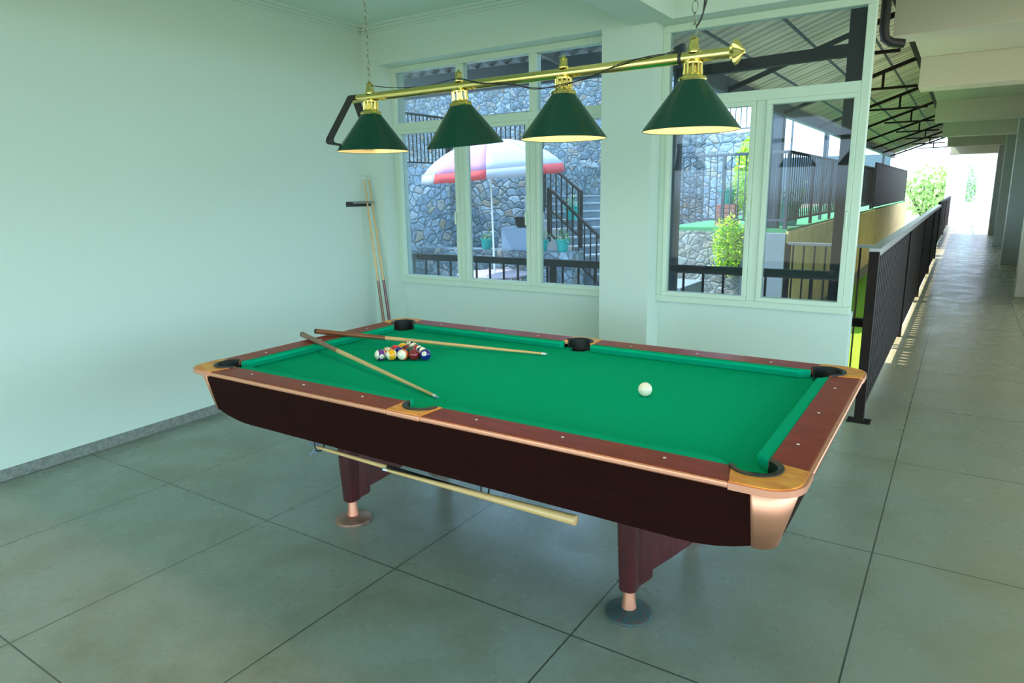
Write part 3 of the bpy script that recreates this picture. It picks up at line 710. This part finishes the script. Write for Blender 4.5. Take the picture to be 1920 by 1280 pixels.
# ================================================================== LAMP
LY, LZ = .635, 2.105
P_ = thing('billiard_lamp', 'brass bar lamp with four green cone shades hanging over the pool table', 'lamp', (1.27, LY, LZ))
bm = bm_(); rod(bm, (.29, LY, LZ), (2.225, LY, LZ), .0205, n=28); obj('brass_bar', bm, M['brass'], P_, smooth=True)
RX = Matrix(((0, 0, 1), (0, 1, 0), (-1, 0, 0)))
bm = bm_(); lathe(bm, [(.0, -.004), (.024, -.004), (.027, 0), (.026, .005), (.040, .010), (.041, .016), (.026, .030), (.012, .038), (.008, .046), (0, .048)], (2.225, LY, LZ), 48, .10, 12, RX)
obj('shell_finial', bm, M['brass'], P_, smooth=True)
bm = bm_(); lathe(bm, [(.0, 0), (.022, 0), (.022, .012), (0, .012)], (2.03, LY, LZ), 24, axis=RX)
obj('black_tape', bm, M['cable'], P_)
for i, lx in enumerate((.437, .995, 1.537, 2.084)):
    tilt = Matrix.Rotation(math.radians(6.5), 3, 'X') @ Matrix.Rotation(math.radians(-1.0), 3, 'Y') if i == 1 else Matrix.Rotation(math.radians(0), 3, 'X')
    top = V((lx, LY, LZ - .02)) + (V((0, .0, 0)))
    c = top
    shp = lambda r, z: (r, z)
    # shade
    bm = bm_(); lathe(bm, [(.048, -.060), (.052, -.066), (.177, -.232), (.180, -.240)], c, 56, axis=tilt)
    sh = obj('shade', bm, M['shade'], P_, smooth=True)
    bm = bm_(); lathe(bm, [(.0, -.068), (.046, -.068), (.174, -.234), (.1795, -.2402)], c, 56, axis=tilt)
    obj('shade_lining', bm, M['inner'], sh, smooth=True)
    bm = bm_(); tube(bm, [c + tilt @ V((.180 * math.cos(a), .180 * math.sin(a), -.240)) for a in [2 * PI * k / 56 for k in range(56)]], .0018, 6, closed=True)
    obj('shade_rim', bm, M['shade'], sh, smooth=True)
    # pierced gallery
    bm = bm_(); lathe(bm, [(.020, .012), (.034, .002), (.033, -.004)], c, 32, axis=tilt)
    lathe(bm, [(.033, -.038), (.036, -.046), (.050, -.050), (.053, -.058), (.050, -.064), (0, -.064)], c, 32, axis=tilt)
    for k in range(10):
        a0 = 2 * PI * k / 10
        p = [c + tilt @ V((q * math.cos(a0 + da), q * math.sin(a0 + da), z)) for q, da, z in ((.032, 0, -.002), (.0325, .0, -.020), (.034, 0, -.040))]
        tube(bm, p, .0052, 6)
    lathe(bm, [(.012, 0), (.014, -.06)], c, 16, axis=tilt)
    obj('gallery', bm, M['brass'], P_, smooth=True)
    bm = bm_(); ball(bm, c + tilt @ V((0, 0, -.135)), .030, 20); rod(bm, c + tilt @ V((0, 0, -.07)), c + tilt @ V((0, 0, -.115)), .015, .02)
    obj('bulb', bm, M['bulb'], sh, smooth=True)
    # cap on the bar
    bm = bm_()
    if i in (1, 2): lathe(bm, [(.020, .012 + .02), (.021, .036), (.017, .042), (.015, .062), (.019, .066), (.010, .072), (.007, .080), (0, .086)], (lx, LY, LZ - .012), 20)
    else: lathe(bm, [(.021, .015), (.022, .030), (.018, .036), (.016, .058), (.019, .062), (.012, .068), (.005, .074), (0, .076)], (lx, LY, LZ), 20)
    obj('finial', bm, M['brass'], P_, smooth=True)
    ld = bpy.data.lights.new('bulb_light', 'POINT'); ld.energy = 1.7; ld.color = (1, .78, .45); ld.shadow_soft_size = .035
    lo = bpy.data.objects.new('bulb_light', ld); C.objects.link(lo); lo.location = c + tilt @ V((0, 0, -.20)); 
# chains
for cx_, nm in ((.437, 'left'), (2.084, 'right')):
    bm = bm_(); z = LZ + .072; k = 0
    ll, lw = (.034, .0075) if nm == 'left' else (.044, .011)
    while z < ZC - .01:
        pts = []
        for j in range(14):
            a = 2 * PI * j / 14; px = lw * math.cos(a); pz = math.sin(a) * ll / 2
            if k % 2: pts.append((cx_, LY + px * .8, z + ll / 2 + pz))
            else: pts.append((cx_ + px, LY, z + ll / 2 + pz))
        tube(bm, pts, .0017, 6, closed=True); z += ll - .0045; k += 1
    obj('chain', bm, M['chain'], P_, smooth=True)
    bm = bm_(); lathe(bm, [(0, ZC - .05), (.01, ZC - .045), (.04, ZC - .01), (.04, ZC)], (cx_, LY, 0), 20); obj('ceiling_hook', bm, M['brass'], P_, smooth=True)
# power cable: twined along the bar, up by the right chain
cp = [(.445, LY, LZ + .060), (.47, LY - .012, LZ + .050), (.55, LY - .015, LZ + .036), (.66, LY - .01, LZ + .024), (.80, LY + .01, LZ + .022), (.97, LY - .01, LZ + .030), (1.06, LY - .02, LZ + .016), (1.16, LY - .028, LZ - .006),
      (1.30, LY - .028, LZ - .026), (1.42, LY - .03, LZ - .050), (1.54, LY - .036, LZ - .054), (1.66, LY - .034, LZ - .034), (1.78, LY - .03, LZ - .006), (1.90, LY - .018, LZ + .018), (1.98, LY, LZ + .024), (2.03, LY, LZ + .024)]
def smoothpts(cp, n=8):
    out = []
    for i in range(len(cp) - 1):
        p0 = V(cp[max(i - 1, 0)]); p1 = V(cp[i]); p2 = V(cp[i + 1]); p3 = V(cp[min(i + 2, len(cp) - 1)])
        for k in range(n):
            t = k / n; out.append(.5 * ((2 * p1) + (p2 - p0) * t + (2 * p0 - 5 * p1 + 4 * p2 - p3) * t * t + (3 * p1 - p0 - 3 * p2 + p3) * t ** 3))
    out.append(V(cp[-1])); return out
bm = bm_(); tube(bm, smoothpts(cp), .0021, 6); sp2 = smoothpts(cp)
tube(bm, [p + V((0, -.002, .005 * math.sin(i * .35))) for i, p in enumerate(sp2[40:])], .0018, 6)
obj('power_cable', bm, M['cable'], P_, smooth=True)
bm = bm_()
for s in (0, 1):
    tube(bm, smoothpts([(2.09, LY, LZ + .10), (2.115, LY, LZ + .15), (2.12 + .02 * s, LY - .005, LZ + .26), (2.115 - .0 * s, LY, LZ + .36), (2.125 + .03 * s, LY, LZ + .45), (2.12 + .02 * s, LY, LZ + .6), (2.10, LY, ZC)]), .003, 6)
obj('power_cable', bm, M['cable'], P_, smooth=True)
# rack triangle hung on the left end of the bar
bm = bm_()
tx = .325
va, vb, vc = V((tx, LY - .002, LZ + .028)), V((tx - .02, LY - .185, LZ - .225)), V((tx + .01, LY + .115, LZ - .245))
def rounded(pts, r, n=6):
    out = []
    m = len(pts)
    for i in range(m):
        p = pts[i]; a = (pts[i - 1] - p).normalized(); b = (pts[(i + 1) % m] - p).normalized()
        s, e = p + a * r, p + b * r
        for k in range(n + 1):
            t = k / n; out.append((1 - t) ** 2 * s + 2 * t * (1 - t) * p + t * t * e)
    return out
loop = rounded([va + V((0, 0, .01)), vb, vc], .04, 7)
cen = (va + vb + vc) / 3; nrm = V((1, 0, 0)); rows = []
for p in loop:
    inw = (cen - p).normalized() * .009; hw = nrm * .026
    rows.append([bm.verts.new(q) for q in (p - hw, p + hw, p + hw + inw, p - hw + inw)])
for A, B in zip(rows, rows[1:] + rows[:1]):
    for k in range(4): bm.faces.new((A[k], B[k], B[(k + 1) % 4], A[(k + 1) % 4]))
tag(obj('ball_rack', bm, M['cable'], bevel=.002), 'black plastic ball triangle hung over the left end of the lamp bar', 'ball rack')

# ================================================================== COURTYARD
GZ = -.45
bm = bm_(); prism(bm, [(-30, 3.2), (2.4, 3.2), (2.4, 60), (-30, 60)], GZ - .2, GZ)
struct('floor', bm, M['ground'], 'grey courtyard ground outside the windows', 'ground')
bm = bm_(); box(bm, 1.15, 2.38, 4.4, 26, GZ, GZ + .03)
tag(obj('grass_strip', bm, M['grass']), 'bright green grass strip below the corridor railing', 'grass', kind='stuff')

# terrace with turf
TF = [(.846, 8.63), (-1.15, 8.90), (-1.2, 12.5), (-1.2, 33), (.846, 33)]
bm = bm_(); prism(bm, TF[::-1], GZ, 1.0)
T2 = struct('wall_terrace', bm, M['stonew'], 'weathered stone retaining wall under the turf terrace', 'retaining wall')
bm = bm_(); prism(bm, [(x, y + .01) for x, y in TF][::-1], 1.0, 1.05)
tag(obj('turf', bm, M['turf']), 'flat green turf covering the raised terrace', 'turf', kind='stuff')
bm = bm_(); box(bm, .84, .875, 8.60, 33, GZ, 1.02)
struct('wall_terrace', bm, M['tan'], 'tan rendered side of the terrace facing the corridor', 'retaining wall')
bm = bm_(); hexa(bm, [(.22, 8.60, GZ), (.85, 8.52, GZ), (.85, 8.64, GZ), (.22, 8.72, GZ)], [(.22, 8.60, .99), (.85, 8.52, .99), (.85, 8.64, .99), (.22, 8.72, .99)])
struct('wall_terrace', bm, M['step'], 'grey concrete corner block of the terrace wall', 'retaining wall')
railing('terrace_railing', 'dark balustrade along the front edge of the turf terrace', (-1.12, 8.94), (.80, 8.68), 1.05, 1.10, 17, 'terrace railings', low=.13, posts=(.5,), bal=.014, stl=M['steelb'])
railing('terrace_railing', 'dark balustrade along the corridor side of the turf terrace, near section', (.80, 8.72), (.80, 14.6), 1.05, 1.10, 36, 'terrace railings', low=.13, posts=(.33, .66), bal=.018)
railing('terrace_railing', 'dark balustrade beyond the gap in the terrace side railing', (.80, 15.0), (.80, 19.5), 1.05, 1.10, 26, 'terrace railings', low=.13, slats=.02)
railing('terrace_railing', 'closely boarded dark balustrade, farthest along the terrace', (.80, 20), (.80, 32), 1.05, 1.25, 70, 'terrace railings', low=.05, slats=.15)
# short railing in front of the tan wall and its return
railing('garden_railing', 'short dark railing in front of the tan terrace wall', (1.40, 6.0), (2.30, 5.85), GZ, 1.49, 8, 'garden railings', (.05, .03), .05, .015, low=.12, mtop=M['cap'])
# near railing just outside the windows
t = railing('window_railing', 'black balustrade close outside both windows', (-2.2, 3.62), (2.30, 3.62), GZ, 1.43, 27, None, (.05, .065), .05, .016, (.22, .24 + .2), low=.1)
bm = bm_(); box(bm, 2.20, 2.475, 3.6, 3.66, .61, .67)
tag(obj('edge_beam', bm, M['steel']), 'dark steel bar between wall end and corridor balustrade', 'beam')

# canopy: steel frame and sheets
K = thing('canopy', 'steel framed canopy with cream corrugated sheets beside the corridor', 'canopy', (1.5, 4, GZ))
def steelbar(name, p, q, w, h, m='steelb', par=K):
    bm = bm_(); bar(bm, p, q, w, h); return obj(name, bm, M[m], par)
steelbar('post', (.815, 4.0, GZ), (.815, 4.0, 2.85), .07, .07)
bm = bm_(); box(bm, 2.13, 2.25, 3.95, 4.07, GZ, 3.1); obj('post', bm, M['steel'], K)
steelbar('beam', (.8, 4.0, 2.60), (2.2, 4.0, 2.64), .08, .085, 'steel')
steelbar('post', (.50, 9.02, 1.05), (.50, 9.02, 2.75), .26, .2)
for yy in (12.2, 17, 23): steelbar('post', (.70, yy, 1.05), (.70, yy, 2.68), .05, .05)
steelbar('eave_beam', (.74, 3.6, 2.70), (.74, 26, 2.70), .08, .16)
steelbar('ridge_beam', (2.32, 3.6, 3.22), (2.32, 26, 3.22), .06, .1, 'steel')
for j in range(8):
    y = 5.6 + 2.7 * j
    f = steelbar('truss', (.74, y, 2.64), (2.34, y, 3.20), .04, .045, 'steel')
    steelbar('tie', (1.5, y, 2.86), (2.34, y, 2.86), .03, .03, 'steel', f)
    steelbar('strut', (1.95, y, 2.86), (1.95, y, 3.06), .03, .03, 'steel', f)
for x in (1.1, 1.55, 2.0):
    z = 2.74 + (x - .74) * .35; steelbar('purlin', (x, 3.6, z), (x, 26, z), .02, .02)
bm = bm_(); n = 450; rows = []
for i in range(n + 1):
    y = 3.205 + 23 * i / n; dz = .026 * math.cos(2 * PI * y / .17)
    rows.append([bm.verts.new((x, y, 2.78 + (x - .62) * .35 + dz)) for x in (.62, 2.36)])
for A, B in zip(rows, rows[1:]): bm.faces.new((A[0], A[1], B[1], B[0]))
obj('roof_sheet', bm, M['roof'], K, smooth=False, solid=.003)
# darker awning over the left window
K2 = thing('awning', 'grey corrugated awning on a steel beam above the left window', 'awning', (-1, 4.5, 2.85))
bm = bm_(); box(bm, -4.6, .70, 4.46, 4.54, 2.74, 2.97); obj('beam', bm, M['steelb'], K2)
bm = bm_(); bar(bm, (-.75, 3.35, 3.10), (-.62, 4.5, 2.92), .04, .05); obj('bracket', bm, M['cap'], K2)
bm = bm_(); n = 240; rows = []
for i in range(n + 1):
    x = -4.7 + 5.3 * i / n; dz = .02 * math.cos(2 * PI * x / .2)
    rows.append([bm.verts.new((x, y, 3.18 - (y - 3.2) * .13 + dz)) for y in (3.2, 4.75)])
for A, B in zip(rows, rows[1:]): bm.faces.new((A[0], A[1], B[1], B[0]))
obj('roof_sheet', bm, M['roofd'], K2, solid=.003)

# stone terraces on the left
bm = bm_(); box(bm, -12, -6.72, 5, 16, GZ, 2.2)
struct('wall_garden', bm, M['stonel'], 'pale rubble stone retaining wall at left beyond the window', 'stone wall')
bm = bm_(); box(bm, -6.72, -4.3, 10.35, 16, GZ, 2.2)
struct('wall_garden', bm, M['stone'], 'dark rubble stone retaining wall behind the parasol', 'stone wall')
bm = bm_(); box(bm, -16, -2.6, 16, 16.6, GZ, 7)
struct('wall_garden', bm, M['stone'], 'tall rubble stone wall rising at the back of the garden', 'stone wall')
bm = bm_(); box(bm, -2.6, -1.25, 15.5, 16.2, GZ, 3.0)
struct('wall_garden', bm, M['stonel'], 'lower end of the tall garden wall behind the terrace', 'stone wall')
railing('garden_railing', 'dark balustrade on the left stone wall, running away from the window', (-6.78, 8.2), (-6.78, 10.4), 2.2, 1.07, 18, 'upper garden railings', bal=.018, stl=M['steel'])
railing('garden_railing', 'dark balustrade on the stone wall behind the parasol', (-6.72, 10.42), (-4.35, 10.42), 2.2, 1.05, 20, 'upper garden railings', bal=.018, stl=M['steel'])
railing('garden_railing', 'far balustrade on top of the wall behind the turf terrace', (-2.55, 15.7), (-1.35, 15.7), 3.0, .9, 9, 'upper garden railings', bal=.02, stl=M['steelb'])

# stair climbing to the left
st = thing('garden_stair', 'grey stone garden stair seen through the left window', 'stair', (-2.2, 9.05, GZ))
Sx, Bx = V((-4.06, 10.0, 1.25)), V((-2.192, 9.048, 0.))
D = V((Bx.x - Sx.x, Bx.y - Sx.y, 0)); ln = D.length; D.normalize(); NN = V((-D.y, D.x, 0))
if NN.y < 0: NN = -NN
run = ln / 8; ris = 1.25 / 8
bmT, bmR = bm_(), bm_()
for k in range(-3, 15):
    z = -ris * k + 0; base = Bx - D * run * (-k) * -1
    p = Bx + D * (run * (-k)); z = k * ris + .0
    if z > 1.6: break
    q = [p, p + NN * 1.9, p + NN * 1.9 - D * (run + .02), p - D * (run + .02)]
    hexa(bmR, [V((v.x, v.y, GZ)) for v in q], [V((v.x, v.y, z - .03)) for v in q])
    q2 = [v + D * .02 if j < 2 else v for j, v in enumerate(q)]
    hexa(bmT, [V((v.x, v.y, z - .03)) for v in q2], [V((v.x, v.y, z + .01)) for v in q2])
obj('riser_block', bmR, M['riser'], st); obj('tread', bmT, M['step'], st, bevel=.006)
def srail(label, a, b, za, zb, h, n):
    return railing('stair_railing', label, a, b, (za, zb), h, n, 'stair railings', (.045, .04), .05, .018, low=.18)
p0 = Sx - NN * .03; p1 = Bx - NN * .03
s1 = p0 + (p1 - p0) * .0; s2 = p0 + (p1 - p0) * .62
srail('upper flight railing of the garden stair', (s1.x, s1.y), (s2.x, s2.y), 1.25, .62, 1.02, 7)
q1 = p0 + (p1 - p0) * .32 - NN * .3; q2 = p1 + D * .35 - NN * .3
srail('lower flight railing of the garden stair', (q1.x, q1.y), (q2.x, q2.y), .72, -.22, 1.0, 10)
# lowest steps reaching towards the right window
bm = bm_(); box(bm, -.9, -.05, 6.6, 8.0, GZ, -.05); box(bm, -.9, -.12, 6.9, 8.0, -.05, .12); box(bm, -.9, -.22, 7.2, 8.2, .12, .3)
tag(obj('stone_steps', bm, M['step'], bevel=.01), 'low grey steps at the left edge of the right window', 'steps')

# planter ledge with pots
bm = bm_(); box(bm, -6.4, -2.7, 8.62, 9.1, GZ, .59)
struct('wall_planter', bm, M['stone'], 'low dark stone ledge carrying the green pots', 'stone ledge')
def pot(x, y, z, label, s=1., leaves=40, square=False, spread=.13, tall=.16, m='leaf', group='green pots on the stone ledge'):
    t = thing('potted_plant', label, 'plant', (x, y, z), group)
    bm = bm_(); lathe(bm, [(0, 0), (.075 * s, 0), (.10 * s, .17 * s), (.115 * s, .175 * s), (.115 * s, .20 * s), (.095 * s, .20 * s), (.09 * s, .16 * s), (0, .16 * s)], (x, y, z), 24)
    obj('pot', bm, M['pot'], t, smooth=True)
    bm = bm_()
    for _ in range(leaves):
        a = random.random() * 2 * PI; q = random.random() ** .5 * spread * s
        leaf(bm, (x + q * math.cos(a), y + q * math.sin(a), z + .18 * s + random.random() * tall * s), .07 * s)
    for _ in range(5):
        a = random.random() * 2 * PI; rod(bm, (x, y, z + .15 * s), (x + .07 * s * math.cos(a), y + .07 * s * math.sin(a), z + .3 * s), .004, n=5)
    obj('foliage', bm, M[m], t)
    return t
pot(-4.65, 8.8, .59, 'small green pot with a plant, left of the parasol pole')
pot(-3.40, 8.8, .59, 'small green pot with a plant beside the middle window mullion', 1.05)
pot(-2.98, 8.8, .59, 'wide green pot with yellowish leaves at the foot of the stair railing', 1.15, 70)
bm = bm_(); box(bm, -4.25, -3.62, 8.72, 9.02, .59, 1.01)
o = obj('meter_cabinet', bm, M['box'], bevel=.01); tag(o, 'blue grey metal cabinet standing on the planter ledge', 'cabinet')
bm = bm_(); lathe(bm, [(0, 0), (.10, 0), (.15, .17), (.16, .17), (.16, .19), (.14, .19), (.13, .05), (0, .05)], (-3.86, 8.86, 1.01), 20)
tag(obj('planter', bm, M['steel'], smooth=True), 'dark empty planter on top of the blue grey cabinet', 'planter')
pot(-3.55, 10.2, 1.10, 'green pot standing on the stair behind the railing', 1.4, 30, group='green pots on the stair')
# parasol and its table
ux, uy = -3.92, 7.95
tb = thing('garden_table', 'round pinkish garden table under the parasol', 'table', (ux, uy, GZ))
bm = bm_(); lathe(bm, [(0, .22), (.62, .22), (.64, .235), (.64, .25), (0, .25)], (ux, uy, 0), 40); obj('tabletop', bm, M['table'], tb, smooth=True)
bm = bm_(); lathe(bm, [(.05, .22), (.05, GZ + .1), (.3, GZ + .04), (.32, GZ), (0, GZ)], (ux, uy, 0), 24); obj('pedestal', bm, M['step'], tb, smooth=True)
pa = thing('parasol', 'red, pink and white striped parasol standing in the courtyard', 'parasol', (ux, uy, .25))
bm = bm_(); rod(bm, (ux + .03, uy, .252), (ux - .02, uy, 2.50), .017, n=12); obj('pole', bm, M['white'], pa, smooth=True)
bm = bm_(); rod(bm, (ux - .02, uy, 2.50), (ux - .02, uy, 2.60), .02, .006, n=10); obj('finial', bm, M['white'], pa, smooth=True)
ax = V((ux - .02, uy, 2.54)); Rr, dr = 1.22, .50
tiltm = Matrix.Rotation(math.radians(4), 3, 'X') @ Matrix.Rotation(math.radians(-2.5), 3, 'Y')
nseg = 8
cols = ['canvasw', 'canvasw', 'canvasp', 'canvasw', 'canvasp', 'canvasw', 'canvasw', 'canvasp']
vals = ['canvasg', 'canvasr', 'canvasr', 'canvasg', 'canvasr', 'canvasr', 'canvasg', 'canvasr']
cdir = math.atan2(-1.98 - uy, 2.98 - ux)
for k in range(nseg):
    bm = bm_(); bmv = bm_(); a0 = cdir + 2 * PI * (k - .1) / nseg; a1 = a0 + 2 * PI / nseg; grid = []; val = []
    for i in range(9):
        f = i / 8; rr = Rr * math.sin(f * .95) / math.sin(.95); zz = -dr * (1 - math.cos(f * .95)) / (1 - math.cos(.95)); row = []
        for j in range(7):
            g_ = j / 6; aa = a0 + (a1 - a0) * g_; sag = math.cos(PI / nseg) / math.cos((g_ - .5) * 2 * PI / nseg)
            row.append(ax + tiltm @ V((rr * sag * math.cos(aa), rr * sag * math.sin(aa), zz)))
        grid.append(row)
    vv = [[bm.verts.new(p) for p in row] for row in grid]
    for i in range(8):
        for j in range(6):
            bm.faces.new((vv[i][j], vv[i][j + 1], vv[i + 1][j + 1], vv[i + 1][j]))
    pn = obj('canopy_panel', bm, M[cols[k]], pa, smooth=True, solid=.004)
    lo = []; 
    for j in range(7):
        p = grid[-1][j]; out = (V((p.x, p.y, 0)) - V((ax.x, ax.y, 0))).normalized()
        lo.append([bmv.verts.new(p), bmv.verts.new(p + out * .035 + V((0, 0, -.14 - .02 * math.sin(j / 6 * PI))))])
    for A, B in zip(lo, lo[1:]): bmv.faces.new((A[0], B[0], B[1], A[1]))
    obj('valance', bmv, M[vals[k]], pn, smooth=True, solid=.004)
bm = bm_()
for k in range(nseg):
    a = cdir + 2 * PI * (k - .9) / nseg
    rod(bm, ax + V((0, 0, -.33)), ax + tiltm @ V((.72 * math.cos(a), .72 * math.sin(a), -.18)), .006, n=5)
obj('stretcher', bm, M['white'], pa)

# planting on and beyond the terrace
def shrub(name, label, cx, cy, z0, rx, ry, hz, n, s, m, cat='shrub', stem=.03, group=None, trunk_h=None):
    t = thing(name, label, cat, (cx, cy, z0), group)
    bm = bm_(); rod(bm, (cx, cy, z0), (cx, cy, z0 + (trunk_h or hz * .6)), stem, stem * .6, 8)
    if trunk_h:
        for _ in range(6):
            a = random.random() * 2 * PI; rod(bm, (cx, cy, z0 + trunk_h * .8), (cx + rx * .6 * math.cos(a), cy + ry * .6 * math.sin(a), z0 + hz * .75), stem * .4, stem * .15, 6)
    obj('trunk', bm, M['trunk'], t)
    bm = bm_(); cz = z0 + (hz + (trunk_h or 0) * .8) / 2; rz = hz / 2 - (trunk_h or 0) * .35
    for _ in range(n):
        d = V((random.gauss(0, 1), random.gauss(0, 1), random.gauss(0, 1))).normalized() * (random.random() ** .4)
        leaf(bm, (cx + d.x * rx, cy + d.y * ry, cz + d.z * rz), s)
    obj('foliage', bm, M[m], t)
    return t
shrub('shrub', 'tall lime green shrub growing behind the terrace railing', .05, 9.75, 1.05, .33, .28, 1.5, 3800, .08, 'lime')
shrub('creeper', 'lime green creeper hanging down the terrace wall', .02, 8.60, .30, .26, .08, .95, 1100, .08, 'lime', 'plant', .01)
bm = bm_()
for k in range(5): box(bm, -.48, -.16, 9.5, 9.75, 1.05 + .07 * k, 1.05 + .07 * k + .062)
tag(obj('brick_stand', bm, M['potred'], bevel=.004), 'stacked red bricks on the turf left of the lime shrub', 'bricks')
pot(-.32, 9.62, 1.397, 'green pot on the red brick stand', 1.2, 30, group='green pots on the terrace')
pot(.58, 9.9, 1.05, 'dark green plant pot near the terrace corner post', 1.9, 50, group='green pots on the terrace')
for i, (x, y, z, r1, hh) in enumerate([(1.2, 39, -1, 1.5, 3.6), (2.3, 46, -1, 1.6, 3.8), (-2.2, 46, -1, 2.0, 4.0)]):
    shrub('tree', ['pale green tree beyond the end of the terrace', 'small bright tree nearest the corridor end', 'pale tree farthest left beyond the terrace'][i], x, y, z, r1, r1, hh, 1800, .28, 'tree', 'tree', .1, 'trees beyond the terrace', 1.4)
bm = bm_(); box(bm, -9, .3, 30, 30.2, 1.0, 2.95)
struct('wall_far', bm, M['hedge'], 'blue grey screen closing the back of the terrace', 'wall')
for i, (x, y, z1) in enumerate([(-3.3, 29, 4.6), (-1.9, 29, 4.3), (-.8, 29, 4.1), (.1, 29, 3.9)]):
    bm = bm_(); rod(bm, (x, y, 1.05 if x > -1.1 else GZ), (x, y, z1), .05, .04, 8)
    tag(obj('pole', bm, M['steelb'], smooth=True), 'thin pole against the sky, %s along the blue grey screen' % ['leftmost', 'second from left', 'third from left', 'rightmost'][i], 'pole', 'poles behind the terrace')

# ================================================================== LIGHT
al = bpy.data.lights.new('warm_fill_light', 'AREA'); al.shape = 'RECTANGLE'; al.size = 1.2; al.size_y = .02; al.energy = 11; al.color = (1, .42, .12)  # added out of view to throw a warm patch on the near floor
ao = bpy.data.objects.new('warm_fill_light', al); C.objects.link(ao); ao.location = (.25, -1.285, 3.06)
bm = bm_(); box(bm, -.37, .865, -1.32, -1.25, 3.07, ZC); tl = tag(obj('fill_light_case', bm, M['white']), 'slim white casing added over the unseen warm fill light', 'lamp')  # casing made up to go with the added warm light
wd = bpy.data.worlds.new('world'); S.world = wd; wd.use_nodes = True
wn = wd.node_tree; bg = wn.nodes['Background']; bg.inputs[1].default_value = 3.6
wc = wn.nodes.new('ShaderNodeTexCoord'); ws = wn.nodes.new('ShaderNodeSeparateXYZ'); wn.links.new(wc.outputs['Generated'], ws.inputs[0])
wr = wn.nodes.new('ShaderNodeValToRGB'); wm = wn.nodes.new('ShaderNodeMapRange'); wm.inputs[1].default_value = -1; wm.inputs[2].default_value = 1
wn.links.new(ws.outputs[2], wm.inputs[0]); wn.links.new(wm.outputs[0], wr.inputs[0]); wn.links.new(wr.outputs[0], bg.inputs[0])
we = wr.color_ramp.elements; we[0].position = .0; we[0].color = (.28, .27, .21, 1); we[1].position = 1.; we[1].color = (.50, .76, 1., 1)
e = we.new(.49); e.color = (.36, .35, .27, 1); e = we.new(.505); e.color = (.66, .86, 1., 1); e = we.new(.65); e.color = (.58, .80, 1., 1)
sun = bpy.data.lights.new('sun', 'SUN'); sun.energy = 7; sun.color = (1, .93, .8); sun.angle = .01
so = bpy.data.objects.new('sun', sun); C.objects.link(so)
so.rotation_euler = V((-.60, -.12, .80)).to_track_quat('Z', 'Y').to_euler()

S.view_settings.view_transform = 'Standard'; S.view_settings.look = 'None'
S.view_settings.exposure = .80; S.view_settings.gamma = 1; S.view_settings.use_curve_mapping = False
